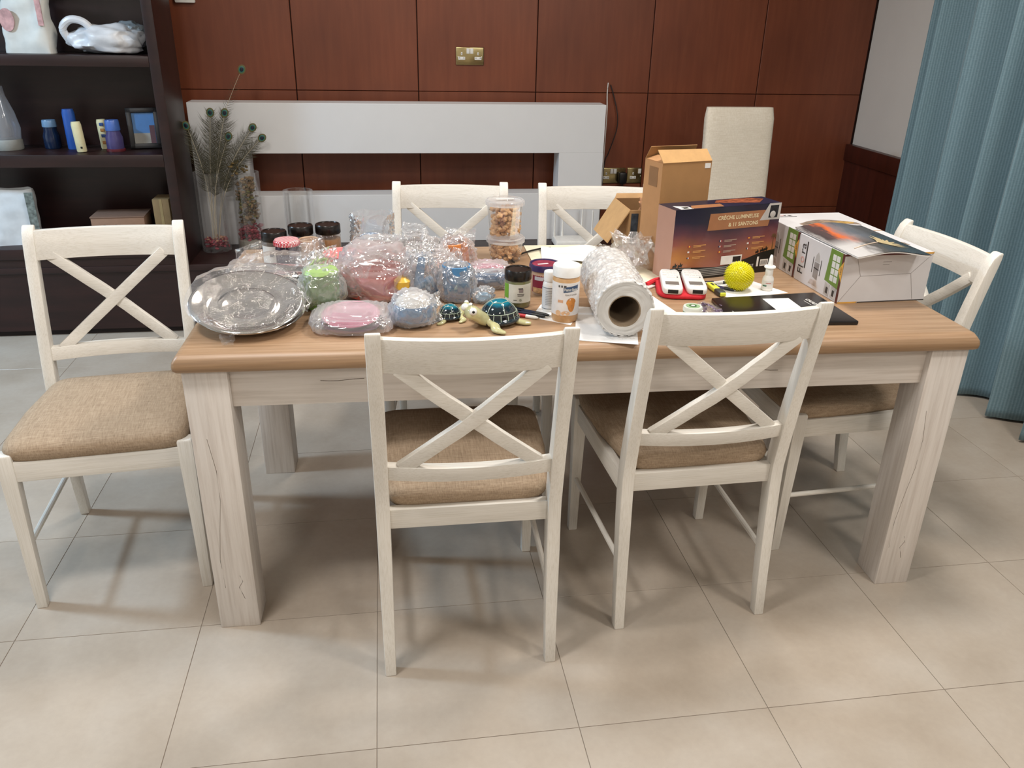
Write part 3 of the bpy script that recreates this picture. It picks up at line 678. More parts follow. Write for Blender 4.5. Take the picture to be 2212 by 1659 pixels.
GRN = plain('green ceramic', '6f9a45', .35); PNK = plain('coral pink ceramic', 'd0685f', .35); BLC = plain('sky blue ceramic', '4f86b5', .35); ORG = plain('orange ceramic', 'e08a4a', .35); ROSE = plain('rose pink ceramic', 'd58aa5', .35); PURP = plain('dark purple ceramic', '5a2f52', .35); YEL = plain('yellow ceramic', 'e3b545', .35); WHC = plain('white ceramic', 'e4e2de', .3)
def cup(par, r, h, mat, name='wrapped_cup', at=(0, 0, 0), rot=None, flare=1.0):
    o = MB().lathe([(r * .9, 0), (r, .004), (r * flare, h - .002), (r * flare - .002, h), (r * flare - .005, h - .002), (r - .006, .008), (.001, .007)], 32, cap1=False).build(name, mat, par, at, rot); return o
WG = 'bundles in bubble wrap on the table'
def bundle(lab, x, y, rz=0): return thing('wrapped_bundle', lab, 'bundle', (x, y, ZT), rz, WG)
b = bundle('bubble-wrapped green cup between the silver platter and the pink bundle', .297, .285, 10)
cup(b, .044, .092, GRN, at=(0, 0, .003)); lathe_part('cup_lid', [(.043, .093), (.045, .096), (.04, .104), (.001, .106)], plain('pale green lid', '9bb96f', .4), b, cap1=False); wrap(b, .056, .054, .058, 2, amp=.10, mat=BUBF)
flap(b, ((-.05, .02, .06), (.045, .03, .07), (.05, .05, .15), (-.02, .05, .135)), 4, mat=BUBF)
b = bundle('large bubble-wrapped coral pink dish in the middle of the left half', .432, .375, -5)
MB().lathe([(.055, 0), (.088, .01), (.094, .05), (.090, .07), (.086, .068), (.088, .05), (.06, .014), (.001, .012)], 36, cap1=False).build('wrapped_dish', PNK, b, (0, 0, .004)); MB().lathe([(.02, 0), (.022, .02), (.012, .03)], 20).build('yellow_knob', YEL, b, (.075, -.075, .045)); wrap(b, .108, .105, .072, 5, amp=.13)
flap(b, ((-.09, .02, .09), (.07, .02, .10), (.06, .06, .155), (-.06, .07, .15)), 8); flap(b, ((-.10, -.05, .07), (-.03, -.09, .02), (.0, -.06, .11), (-.07, .0, .13)), 9)
b = bundle('flat bubble-wrapped pink plate at the front of the table', .377, .150, -4)
MB().lathe([(.055, 0), (.068, .008), (.070, .011), (.064, .010), (.05, .006), (.001, .005)], 36, cap1=False).build('wrapped_plate', ROSE, b, (-.005, 0, .018), (R(8), 0, 0)); MB().lathe([(.055, 0), (.072, .006), (.074, .010), (.05, .008)], 36).build('lower_plate', PURP, b, (-.003, -.004, .004), (R(4), 0, 0)); wrap(b, .102, .094, .021, 7, amp=.05, sq=.35, mat=BUBF)
b = bundle('round bubble-wrapped blue and white bowl left of the small turtle', .522, .145, 0)
MB().lathe([(.03, 0), (.046, .012), (.05, .032), (.044, .05)], 32).build('wrapped_bowl', BLC, b, (0, 0, .004)); MB().lathe([(.044, .05), (.036, .064), (.018, .073), (.001, .075)], 32, cap0=False).build('white_top', WHC, b, (0, 0, .004)); wrap(b, .057, .056, .044, 9, amp=.09, mat=BUBF)
flap(b, ((.03, -.03, .005), (.07, .0, .005), (.065, .04, .07), (.03, .02, .06)), 14, mat=BUBF)
b = bundle('bubble-wrapped blue figurine behind the blue and white bowl', .545, .335, 0)
MB().box((0, 0, .06), (.028, .024, .11), Matrix.Rotation(R(10), 3, 'Y'), (.7, .7)).build('wrapped_figurine', BLC, b, bevel=.005); MB().box((.02, 0, .03), (.05, .03, .05), Matrix.Rotation(R(-25), 3, 'Y')).build('figurine_base', plain('steel blue ceramic', '5d86ab', .4), b, bevel=.005); wrap(b, .05, .05, .066, 12, amp=.16)
flap(b, ((-.04, 0, .10), (.05, 0, .09), (.04, .03, .145), (-.03, .03, .15)), 15)
b = bundle('upright bubble-wrapped blue cup left of the green sauce jar', .642, .315, 0)
cup(b, .034, .095, BLC, at=(0, 0, .004), flare=1.1); wrap(b, .05, .047, .056, 14, amp=.10, mat=BUBF); flap(b, ((-.03, .0, .08), (.03, 0, .08), (.012, .02, .135), (-.006, .02, .14)), 3, mat=BUBF, amp=.006)
b = bundle('bubble-wrapped orange pot in front of the nut tubs', .668, .600, 0)
cup(b, .036, .085, ORG, at=(.004, 0, .006), rot=(R(6), R(-8), 0)); MB().lathe([(.012, 0), (.012, .002)], 16).build('white_sticker', WHC, b, (.0, -.0375, .06), (R(82), 0, 0)); wrap(b, .055, .05, .054, 16, amp=.14)
flap(b, ((-.05, 0, .07), (.05, .0, .06), (.06, .03, .115), (-.03, .03, .12)), 6)
b = bundle('flat bubble-wrapped rose pink saucer beside the lower nut tub', .755, .545, 0)
MB().lathe([(.03, 0), (.045, .006), (.047, .01), (.03, .007)], 30).build('wrapped_saucer', ROSE, b, (0, 0, .012)); wrap(b, .064, .05, .019, 18, amp=.07, sq=.45)
b = bundle('bubble-wrapped blue rolling shape lying behind the green sauce jar', .742, .415, 0)
MB().lathe([(.016, -.05), (.019, -.048), (.019, .048), (.016, .05)], 24, (0, 0, 0), Matrix.Rotation(R(90), 3, 'Y')).build('wrapped_tube', plain('denim blue ceramic', '4a6f96', .4), b, (0, 0, .024)); wrap(b, .062, .032, .027, 20, amp=.09, sq=.5)
b = bundle('small pale blue wrapped lump left of the green sauce jar base', .710, .295, 0)
crumple_blob(.020, .018, .012, 23, .2).build('wrapped_trinket', plain('pale blue ceramic', '86b4d4', .4), b, (0, 0, .003), angle=70); wrap(b, .030, .026, .020, 22, amp=.2, mat=BUBF)
b = bundle('tall open bubble-wrap sleeve with a blue rim at the far edge of the table', .418, .795, 0)
cup(b, .036, .05, BLC, at=(0, -.01, .003), name='wrapped_mug'); MB().lathe([(.037, .05), (.038, .056), (.03, .060)], 28).build('blue_rim', BLC, b, (0, -.01, .003))
m = MB(); rs = []
for j in range(45):
    t = j / 44; rs.append([((.066 + .0042 * bubbles((.066 * math.cos(a), .045 * math.sin(a), .128 * t), .0125) + .004 * nz((a * 2, t * 4, 1))) * (math.copysign(abs(math.cos(a)) ** .6, math.cos(a))) + .006 * t, .045 * math.sin(a) + .006 * nz((a * 3, t * 3, 7)), .002 + .128 * t + .006 * nz((a * 3, 9, 0)) * t) for a in [2 * math.pi * k / 140 for k in range(140)]])
m.rings(rs, True, False, False).build('bubble_wrap', BUB, b, angle=100)
b = bundle('bubble-wrapped white mug with red and blue marks behind the pink dish', .432, .645, 0)
cup(b, .04, .07, WHC, at=(0, 0, .005)); MB().box((.012, -.041, .03), (.022, .004, .02)).build('red_mark', plain('red print', 'a83a4a', .5), b); MB().box((.044, -.02, .035), (.012, .02, .014)).build('blue_mark', plain('navy print', '3a4f6e', .5), b); wrap(b, .068, .06, .05, 26, amp=.15)
b = bundle('bubble-wrapped clear glass behind the orange pot bundle', .545, .69, 0)
cup(b, .034, .07, PLAST, at=(0, 0, .004), name='wrapped_glass'); wrap(b, .062, .055, .046, 28, amp=.2); flap(b, ((-.05, 0, .07), (.05, 0, .06), (.04, .02, .11), (-.03, .02, .12)), 21)
b = bundle('pale pink bubble-wrapped parcel between the blue figurine and the orange pot', .59, .49, 0)
crumple_blob(.042, .036, .03, 31, .1).build('wrapped_parcel', plain('pale pink tissue', 'e2bdb4', .6), b, (0, 0, .004), angle=70); wrap(b, .062, .056, .046, 30, amp=.16); flap(b, ((-.04, -.02, .06), (.05, -.02, .05), (.04, .02, .12), (-.03, .02, .13)), 22)

# silver platters in clear film
SILV = plain('polished silver metal', 'd6d3cf', .10, 1.0, var=.03)
def platter(par, r, name='platter', at=(0, 0, 0), rot=None):
    return MB().lathe([(.001, .010), (r * .42, .010), (r * .47, .013), (r * .52, .010), (r * .66, .008), (r * .72, .012), (r * .93, .024), (r * .98, .025), (r, .022), (r * .98, .021), (r * .70, .004), (r * .6, .0), (.001, .0)], 64, cap0=False, cap1=False).build(name, SILV, par, at, rot, angle=60)
sp = thing('silver_platter', 'large round silver platter wrapped in clear film at the table end', 'platter', (.128, .178, ZT), 0)
platter(sp, .132, 'platter', (0, 0, .040), (R(16), R(3), 0)); platter(sp, .125, 'lower_platter', (.01, .01, .012), (R(8), 0, 0))
def film_over(r, z0, seed):
    m = MB(); rs = []
    for j in range(13):
        t = j / 12; ring = []
        for k in range(72):
            a = 2 * math.pi * k / 72; q = r * t; 
            h = z0 + .017 * t * t + .007 * nz((q * math.cos(a) * 26 + seed, q * math.sin(a) * 26, 0)) + .004 * nz((q * math.cos(a) * 70, q * math.sin(a) * 70, seed))
            if t > .92: h -= .02 * (t - .92) / .08
            ring.append((q * math.cos(a) * (1 + .04 * nz((a, seed, t))), q * math.sin(a), h))
        rs.append(ring)
    return m.rings(rs, True, False, False)
film_over(.140, .034, 3).build('clear_film', FILM, sp, (0, 0, .040), (R(16), R(3), 0), angle=100)
flap(sp, ((-.07, .10, .07), (-.005, .12, .075), (-.01, .15, .10), (-.075, .14, .09)), 5, .01, FILM, 'loose_film_end'); flap(sp, ((.10, .0, .045), (.14, -.01, .03), (.15, .05, .045), (.10, .06, .075)), 12, .008, FILM, 'loose_film_end'); flap(sp, ((-.05, -.120, .026), (-.01, -.128, .026), (-.015, -.142, .002), (-.04, -.140, .003)), 13, .004, FILM, 'loose_film_end')
s3 = thing('silver_dish', 'crumpled foil covered silver dish in clear film behind the big platter', 'dish', (.165, .455, ZT), 0)
platter(s3, .115, 'dish', (0, 0, .03), (R(-8), R(3), 0)); platter(s3, .10, 'lower_dish', (.01, .0, .003)); film_over(.13, .05, 8).build('clear_film', FILM, s3, (0, 0, .01), angle=100)
flap(s3, ((-.11, .06, .03), (-.04, .10, .06), (-.05, .12, .105), (-.115, .08, .09)), 31, .01, FILM, 'loose_film_end'); flap(s3, ((.03, .06, .05), (.13, .06, .05), (.12, .10, .12), (.03, .10, .105)), 33, .012, FILM, 'loose_film_end'); flap(s3, ((.05, .0, .06), (.14, .02, .05), (.13, .06, .13), (.06, .05, .11)), 34, .012, FILM, 'loose_film_end')

# jars with black lids, jam, beige beaker, pink bowl
LIDB = plain('black lid', '17120f', .25)
def sauce_jar(lab, x, y, r, h, fill, label_col=None, lid=.028, rz=0):
    g = thing('preserve_jar', lab, 'jar', (x, y, ZT), rz)
    lathe_part('glass', [(r * .9, 0), (r * .98, .004), (r * .98, h - lid - .006), (r * .88, h - lid)], clear('jar glass', haze=.05, edge=.2), g); lathe_part('contents', [(r * .9, .004), (r * .95, .007), (r * .95, h - lid - .016), (.001, h - lid - .016)], fill, g, cap1=False)
    lathe_part('lid', [(r * .97, h - lid), (r, h - lid + .002), (r, h - .003), (r * .95, h), (r * .86, h), (r * .84, h - .0015), (.001, h - .0015)], LIDB, g, 40, cap1=False)
    if label_col: arc(r * .985, .008, h - lid - .012, R(200), R(340)).build('paper_label', label_col, g)
    return g
LABW = plain('white label paper', 'd9d7d2', .6)
g = sauce_jar('black-lidded jar with white label, leftmost of the three at the far edge', .134, .715, .037, .098, plain('tan preserve', '9c7a5a', .5), LABW)
MB().box((-.006, -.0372, .035), (.012, .001, .014)).build('printed_code', plain('grey print', '6b6b72', .6), g)
sauce_jar('black-lidded jar in the middle of the three at the far edge', .206, .775, .0377, .10, plain('grey preserve', '8a8078', .5))
sauce_jar('black-lidded jar with amber contents, rightmost of the three at the far edge', .287, .785, .0383, .10, plain('amber preserve', 'a8763a', .3))
def m_check():
    t = NT('red gingham lid'); ch = t.node('ShaderNodeTexChecker', i_Scale=170.0); t.link(t.coords(), ch.inputs['Vector']); ch.inputs['Color1'].default_value = lin('c8414e'); ch.inputs['Color2'].default_value = lin('e8d8d6'); t.col(ch.outputs[0]); t.set(rough=.35); return t.m
g = thing('jam_jar', 'jam jar with red and white gingham lid beside the beige beaker', 'jar', (.176, .655, ZT)); lathe_part('glass', [(.03, 0), (.034, .004), (.034, .062), (.030, .070)], plain('dark jam', '2e2030', .15), g)
lathe_part('lid', [(.034, .070), (.036, .071), (.0365, .083), (.034, .087), (.001, .0875)], m_check(), g, 40, cap1=False)
for k in range(26): MB().box((.0365 * math.cos(k * 2 * math.pi / 26), .0365 * math.sin(k * 2 * math.pi / 26), .0765), (.003, .003, .011), Matrix.Rotation(k * 2 * math.pi / 26, 3, 'Z')).build('lid_rib', plain('red lid rib', 'c5505a', .4), g)
cup(thing('plastic_beaker', 'empty translucent beige beaker in front of the black-lidded jars', 'beaker', (.238, .672, ZT)), .027, .083, plain('beige translucent plastic', 'b99a7e', .35), 'beaker_body', flare=1.12)
g = thing('pink_bowl', 'stacked coral pink plastic bowls behind the green wrapped cup', 'bowl', (.338, .565, ZT)); PK = plain('coral pink plastic', 'f08a8a', .3)
for k in range(2): cup(g, .045, .042, PK, 'bowl', (0, 0, .002 + .026 * k), flare=1.25)

# nut tubs
NUT = plain('walnut kernels', 'c79c6e', .7, var=.35, scale=120); 
def nut_tub(lab, x, y, z, r, h, seed, lidprint):
    g = thing('nut_tub', lab, 'tub', (x, y, z), 0)
    lathe_part('tub_body', [(r * .78, .0), (r * .82, .003), (r * .97, h - .012), (r * .99, h - .01)], PLAST, g, 40, cap1=False)
    lathe_part('lid', [(r * 1.0, h - .016), (r * 1.06, h - .015), (r * 1.06, h - .004), (r * 1.0, h), (r * .94, h), (r * .93, h - .004), (.001, h - .004)], clear('lid plastic', haze=.12, edge=.35, gloss=1), g, 40, cap1=False)
    n = int(260 * h / .12); bits(n, lambda q: (lambda p: (p[0], p[1], p[2]))(disc(q, r * (.66 + .12 * q.random()), .010, h - .026)), NUT, 'walnut_pieces', g, .0115, seed, .55)
    if lidprint: MB().box((.0, 0, h + .0012), (.055, .014, .0008), Matrix.Rotation(R(4), 3, 'Z')).build('white_sticker', LABW, g)
    return g
nut_tub('clear tub of walnut pieces standing lowest behind the wrapped bundles', .826, .695, ZT, .056, .075, 51, False)
nut_tub('tall clear tub of walnut pieces stacked on the lower tub', .822, .692, ZT + .0755, .056, .113, 52, True)

# green sauce jar, purple tub, pill bottle, peanut powder
def rz_of(x, y): return math.atan2(-1.754 - y, .468 - x)
g = thing('green_sauce_jar', 'glass jar of green sauce with black lid and white label', 'jar', (.797, .262, ZT))
aC = rz_of(.797, .262); r = .0345; h = .100
lathe_part('contents', [(r * .86, .002), (r * .97, .008), (r * .97, .068), (r * .9, .074), (.001, .074)], plain('green sauce', '6d6e1c', .35, var=.2, scale=60), g, 40, cap1=False); lathe_part('glass', [(r * .9, 0), (r, .006), (r, .070), (r * .9, .078)], clear('jar glass'), g, 40)
lathe_part('lid', [(r * .99, .073), (r * 1.02, .075), (r * 1.02, h - .004), (r * .96, h), (r * .86, h), (r * .84, h - .002), (.001, h - .002)], LIDB, g, 40, cap1=False)
arc(r + .0003, .017, .066, aC - 1.15, aC + 1.25).build('paper_label', plain('cream label', 'cfccc0', .6), g); arc(r + .0008, .028, .066, aC - 1.2, aC - .72).build('green_panel', plain('leaf green print', '6fa02c', .5), g)
DK = plain('dark print', '3d3836', .6)
arc(r + .0008, .045, .054, aC + .10, aC + .42).build('farmhouse_logo', plain('taupe print', '8b7f7d', .6), g); arc(r + .0008, .054, .057, aC + .06, aC + .40).build('logo_roof', DK, g)
for k, (z, a0, a1) in enumerate(((.040, -.02, .5), (.036, .0, .45), (.024, -.3, -.05))): arc(r + .0008, z, z + .0016, aC + a0, aC + a1).build('print_line', DK, g)
MB().lathe([(.0035, 0), (.0035, .0006)], 16, (0, 0, 0)).build('leaf_seal', plain('seal print', '9a9a86', .6), g, ((r + .0004) * math.cos(aC + .22), (r + .0004) * math.sin(aC + .22), .025), (R(90), 0, aC + .22 + R(90)))
g = thing('raisin_tub', 'plastic tub with dark purple lid behind the white-capped jars', 'tub', (.887, .365, ZT)); aC = rz_of(.887, .365); r = .040
lathe_part('tub_body', [(r * .82, 0), (r * .85, .003), (r * .97, .072)], plain('beige tub', 'c3a48c', .45), g, 40)
arc(r * .93, .008, .066, aC - 1.0, aC + .6).build('maroon_panel', plain('maroon print', '7c2437', .4), g); arc(r * .945, .043, .053, aC - .75, aC - .05).build('white_word_strip', plain('grey white print', 'b9b6bb', .5), g); arc(r * .945, .008, .022, aC - .9, aC + .3).build('cracker_picture', plain('cracker print', 'c59a6c', .6, var=.4, scale=90), g)
lathe_part('lid', [(r * 1.0, .066), (r * 1.06, .067), (r * 1.07, .078), (r * 1.02, .084), (r * .95, .083), (r * .93, .080), (.001, .080)], plain('dark violet lid', '3a2c55', .3), g, 44, cap1=False)
lathe_part('lid_picture', [(r * .86, .0802), (r * .86, .0812), (.001, .0812)], plain('maroon lid print', '8a3346', .35, var=.3, scale=50), g, 40, cap1=False); MB().box((-.006, -.004, .0816), (.03, .007, .0006), Matrix.Rotation(R(12), 3, 'Z')).build('lid_word_strip', plain('pinkish white print', 'e0cdd0', .5), g)
g = thing('pill_bottle', 'small white pill bottle between the purple tub and the peanut powder', 'bottle', (.873, .216, ZT)); aC = rz_of(.873, .216); r = .0188
lathe_part('bottle_body', [(r * .9, 0), (r, .004), (r, .066), (r * .93, .074), (r * .72, .080)], WPL, g, 32); lathe_part('cap', [(r * .86, .080), (r * .88, .082), (r * .88, .102), (r * .8, .105)], plain('white cap', 'ecebe8', .4), g, 32)
arc(r + .0003, .008, .066, aC - 1.4, aC + 1.4).build('paper_label', plain('grey white label', 'd2d4d6', .6), g)
for z in (.0085, .064): arc(r + .0007, z, z + .0012, aC - 1.4, aC + 1.4).build('label_border', plain('slate print', '5b6470', .6), g)
for k in range(9): arc(r + .0007, .02 + .0045 * k, .0212 + .0045 * k, aC - .55, aC + .2 + .3 * ((k * 7) % 3) / 3).build('print_line', plain('pale grey print', '9da0a4', .6), g)
g = thing('peanut_powder_jar', 'tall plastic jar of peanut powder with white cap', 'jar', (.899, .146, ZT)); aC = rz_of(.899, .146) + .1; r = .0333
lathe_part('jar_body', [(r * .92, 0), (r, .006), (r, .108), (r * .9, .115)], plain('peanut powder', 'c79d6e', .3, var=.08, scale=120), g, 44); lathe_part('cap', [(r * .99, .115), (r * 1.02, .116), (r * 1.02, .139), (r * .97, .142)], plain('white cap', 'ecebe8'), g, 44)
arc(r + .0003, .020, .103, aC - 1.5, aC + 1.5, 24).build('paper_label', plain('white jar label', 'dfdbd8', .5), g)
NV = plain('navy print', '1d2438', .5); PB = plain('peanut butter print', 'c98238', .4, var=.25, scale=60); PBL = plain('pale nut print', 'dcb48c', .5)
text_cyl('Peanut Butter', .0105, LABW, g, r + .0018, aC + .32, .0868, .62, bold=.0002); text_cyl('PEANUT POWDER', .0055, plain('grey brown print', '6b5d55', .6), g, r + .0012, aC + .34, .073, .7)
m = MB(); rs = []
for i in range(15): 
    a = aC - .25 + 1.15 * i / 14; z = .079 + .005 * i / 14; rs.append([((r + .0004) * math.cos(a), (r + .0004) * math.sin(a), z), ((r + .0012) * math.cos(a), (r + .0012) * math.sin(a), z), ((r + .0012) * math.cos(a), (r + .0012) * math.sin(a), z + .0135), ((r + .0004) * math.cos(a), (r + .0004) * math.sin(a), z + .0135)])
m.rings(rs).build('name_banner', NV, g)
def cyl_shape(poly, name, mat, rr, a0, z0):
    m = MB(); n = len(poly); v = []
    for d in (0, .0005):
        for x, y in poly: a = a0 + x / rr; v.append(((rr + d) * math.cos(a), (rr + d) * math.sin(a), z0 + y))
    m.add(v, [tuple(range(n, 2 * n))] + [(i, (i + 1) % n, n + (i + 1) % n, n + i) for i in range(n)]); return m.build(name, mat, g, smooth=False)
cyl_shape([(.013 * math.cos(R(k * 18)) * (1 if math.sin(R(k * 18)) > 0 else .75), .014 * math.sin(R(k * 18)) * (1 if math.sin(R(k * 18)) > 0 else 1.6)) for k in range(20)], 'nut_butter_picture', PB, r + .0009, aC + .36, .052)
for dx, dz, sx, sy in ((-.024, .026, .007, .007), (-.005, .026, .011, .006)): cyl_shape([(dx + sx * math.cos(R(k * 24)), sy * math.sin(R(k * 24))) for k in range(15)], 'peanut_picture', PBL, r + .0009, aC + .1, dz)
for k, x in enumerate((-.022, -.015, -.008)): cyl_shape([(x, 0), (x + .004 + .002 * (k == 2), 0), (x + .004 + .002 * (k == 2), .005), (x, .005)], 'printed_icon', plain('dark grey print', '55534f', .6), r + .0009, aC, .092)
cyl_shape([(-.022, 0), (-.009, 0), (-.009, .007), (-.022, .007)], 'tan_sticker_print', plain('tan print', 'cf9f7c', .6), r + .0009, aC, .053)

# ceramic turtles
def m_shell():
    t = NT('teal glazed shell'); tc = t.node('ShaderNodeTexCoord'); sx = t.node('ShaderNodeSeparateXYZ'); t.link(tc.outputs['Generated'], sx.inputs[0])
    nn = t.noise(tc.outputs['Generated'], 5, 2); ad = t.node('ShaderNodeMath', operation='MULTIPLY_ADD', i_1=.25); t.link(nn, ad.inputs[0]); t.link(sx.outputs[2], ad.inputs[2])
    t.col(t.ramp(ad.outputs[0], [(.45, '131b22'), (.80, '152832'), (.93, '0d5a70'), (1.05, '0f7488')])); t.set(rough=.08, coat=.6); return t.m
SHELL = m_shell(); SKIN = plain('pale green glaze', 'bcb98c', .12, var=.25, scale=25, coat=.5); LINE = plain('silver green line', 'a9b8a8', .3); EYEW = plain('eye white', 'e9e8e2', .15); PUPIL = plain('pupil black', '0c0c0e', .1)
def turtle(lab, x, y, s, rz):
    g = thing('turtle_figurine', lab, 'figurine', (x, y, ZT), rz, 'glazed turtle figurines')
    A, B, H = .048 * s, .040 * s, .043 * s; z0 = .020 * s
    sh = MB(); rs = []
    for j in range(13):
        ph = R(90 * j / 12); c, d = math.cos(ph), math.sin(ph); rs.append([(A * c * math.cos(q), B * c * math.sin(q), z0 + H * d) for q in [2 * math.pi * k / 40 for k in range(40)]] if j < 12 else [(A * .02 * math.cos(q), B * .02 * math.sin(q), z0 + H) for q in [2 * math.pi * k / 40 for k in range(40)]])
    shell = sh.rings(rs).build('shell', SHELL, g, angle=80)
    lathe = MB(); rs = []
    for q, z in ((1.0, .022), (1.12, .018), (1.16, .013), (1.08, .009)): rs.append([(A * q * math.cos(a), B * q * math.sin(a), z * s) for a in [2 * math.pi * k / 40 for k in range(40)]])
    lathe.rings(rs).build('shell_rim', plain('dark navy glaze', '1a2830', .1, coat=.6), g, angle=80)
    def S(az, el, o=1.01): return (A * o * math.cos(el) * math.cos(az), B * o * math.cos(el) * math.sin(az), z0 + H * o * math.sin(el))
    w = .0010 * s
    hexa = [S(R(60 * k + 20), R(62)) for k in range(6)]
    for k in range(6):
        a, b2 = R(60 * k + 20), R(60 * k + 80)
        MB().tube([S(a + (b2 - a) * i / 5, R(62 - 3 * math.sin(math.pi * i / 5) * -1)) for i in range(6)], w, 5).build('shell_line', LINE, shell)
        MB().tube([S(a, R(62 - 42 * i / 6)) for i in range(7)], w, 5).build('shell_line', LINE, shell)
    MB().tube([S(2 * math.pi * i / 40, R(20)) for i in range(41)], w, 5).build('shell_line', LINE, shell)
    for k in range(16): a = 2 * math.pi * k / 16; MB().tube([S(a, R(20 - 22 * i / 4), 1.01 + .06 * (i / 4) ** 2) for i in range(5)], w, 5).build('shell_line', LINE, shell)
    # body: one continuous skin (belly, neck, head, four flippers)
    me = bpy.data.meshes.new('body'); vs = [(0, 0, .014), (.040, 0, .016), (.060, 0, .030), (.076, 0, .045), (.096, .0, .043), (-.04, 0, .012), (-.062, 0, .009),
        (.032, .030, .012), (.045, .056, .008), (.030, .078, .005), (.032, -.030, .012), (.040, -.052, .008), (.010, -.066, .005), (-.034, .028, .010), (-.050, .044, .006), (-.062, .052, .005), (-.034, -.028, .010), (-.056, -.042, .006), (-.078, -.044, .005)]
    es = [(0, 1), (1, 2), (2, 3), (3, 4), (0, 5), (5, 6), (1, 7), (7, 8), (8, 9), (1, 10), (10, 11), (11, 12), (5, 13), (13, 14), (14, 15), (5, 16), (16, 17), (17, 18)]
    rad = [(.030, .012), (.022, .012), (.017, .016), (.024, .022), (.017, .014), (.020, .010), (.006, .005), (.013, .009), (.015, .007), (.006, .004), (.013, .009), (.015, .007), (.006, .004), (.010, .007), (.011, .006), (.005, .004), (.010, .007), (.011, .006), (.005, .004)]
    me.from_pydata([(a * s, b2 * s, c * s) for a, b2, c in vs], es, []); o = link('body', me, g); me.materials.append(SKIN)
    sm = o.modifiers.new('skin', 'SKIN'); sm.use_smooth_shade = True
    for sv, (ra, rb) in zip(me.skin_vertices[0].data, rad): sv.radius = (ra * s, rb * s)
    me.skin_vertices[0].data[0].use_root = True
    ss = o.modifiers.new('sub', 'SUBSURF'); ss.levels = 2; ss.render_levels = 2
    for sd in (-1, 1):
        def ball(r, n): 
            prof = [(r * math.sin(math.pi * i / 10), -r * math.cos(math.pi * i / 10)) for i in range(11)]; prof[0] = (.0001, -r); prof[-1] = (.0001, r); return MB().lathe(prof, n)
        e = ball(.0095 * s, 20).build('eye', EYEW, g, (.086 * s, sd * .0185 * s, .052 * s)); ball(.0045 * s, 14).build('pupil', PUPIL, e, (.0025 * s, sd * .0052 * s, .001 * s))
    return g
turtle('large glazed turtle figurine with teal shell in front of the green sauce jar', .730, .128, 1.0, 206)
turtle('small glazed turtle figurine with teal shell beside the large turtle', .612, .170, .62, 22)

# pens
def pen(lab, p, q, body, capm, r=.0045):
    a = Vector((p[0], p[1], ZT + r + .0005)); b2 = Vector((q[0], q[1], ZT + r + .0005)); L = (b2 - a).length
    g = thing('ballpoint_pen', lab, 'pen', tuple(a), math.degrees(math.atan2(b2.y - a.y, b2.x - a.x)), 'pens on the table'); M3 = Matrix.Rotation(R(90), 3, 'Y')
    lathe_part('barrel', [(r * .9, 0), (r, .002), (r, L * .62)], body, g, 14, ori=M3); lathe_part('grip', [(r * 1.02, L * .62), (r * 1.02, L * .86), (r * .5, L * .95)], capm, g, 14, ori=M3); lathe_part('tip', [(r * .45, L * .95), (r * .12, L)], STEEL, g, 12, ori=M3)
    MB().box((L * .2, 0, r + .0012), (L * .3, .004, .0016)).build('clip', capm, g, bevel=.0004); return g
INK = plain('navy pen plastic', '1c2236', .25); REDP = plain('red pen plastic', 'b3262e', .3)
pen('dark navy pen in front of the green sauce jar, upper of the pair', (.772, .226), (.868, .158), INK, BLK); pen('dark navy pen in front of the green sauce jar, lower of the pair', (.762, .212), (.857, .150), INK, BLK); pen('red and white pen beside the dark navy pens', (.750, .193), (.836, .142), REDP, LABW)

# bubble wrap roll
rl = thing('bubble_wrap_roll', 'thick roll of bubble wrap on a cardboard core', 'roll', (1.010, .002, ZT + .0725), -6)
Rr, Lr = .0715, .30; My = Matrix.Rotation(R(-90), 3, 'X')
ROLLM = (lambda: (lambda t: (t.col(t.ramp(t.noise(t.coords(), 18, 3), [(.3, 'd6d4d0'), (.7, 'e2e1de')])), t.set(rough=.22, trans=.15, coat=.4), t.m)[2])(NT('milky rolled plastic')))()
def roll_mat():
    t = NT('rolled bubble wrap'); vo = t.node('ShaderNodeTexVoronoi', i_Scale=115.0, i_Randomness=.2); t.link(t.coords(), vo.inputs['Vector'])
    n = t.noise(t.coords((1, .3, 1)), 45, 3); t.col(t.ramp(n, [(.3, 'cfccc8'), (.55, 'dddbd8'), (.75, 'eceae8')]))
    mx = t.node('ShaderNodeMath', operation='MULTIPLY_ADD', i_1=-1.0); t.link(vo.outputs['Distance'], mx.inputs[0]); t.link(n, mx.inputs[2]); t.bump(mx.outputs[0], .35, .003); t.set(rough=.16, trans=.12, coat=.5); return t.m
m = MB(); rs = []
for j in range(121):
    t = j / 120; ring = []
    for k in range(190):
        a = 2 * math.pi * k / 190; rr = .0022 * bubbles((Rr * a, Lr * t, 0), .0105) - .0015 + Rr * (1 - .012 * math.cos(a) ** 2) + .0022 * nz((math.cos(a) * 3, math.sin(a) * 3, t * 14)) + .0012 * nz((math.cos(a) * 9, math.sin(a) * 9, t * 30))
        if t in (0, 1): rr -= .004
        ring.append((rr * math.cos(a), Lr * t + .003 * nz((math.cos(a) * 3, math.sin(a) * 3, 9)), rr * math.sin(a)))
    rs.append(ring)
m.rings(rs, True, False, False).build('outer_layers', roll_mat(), rl, angle=100)
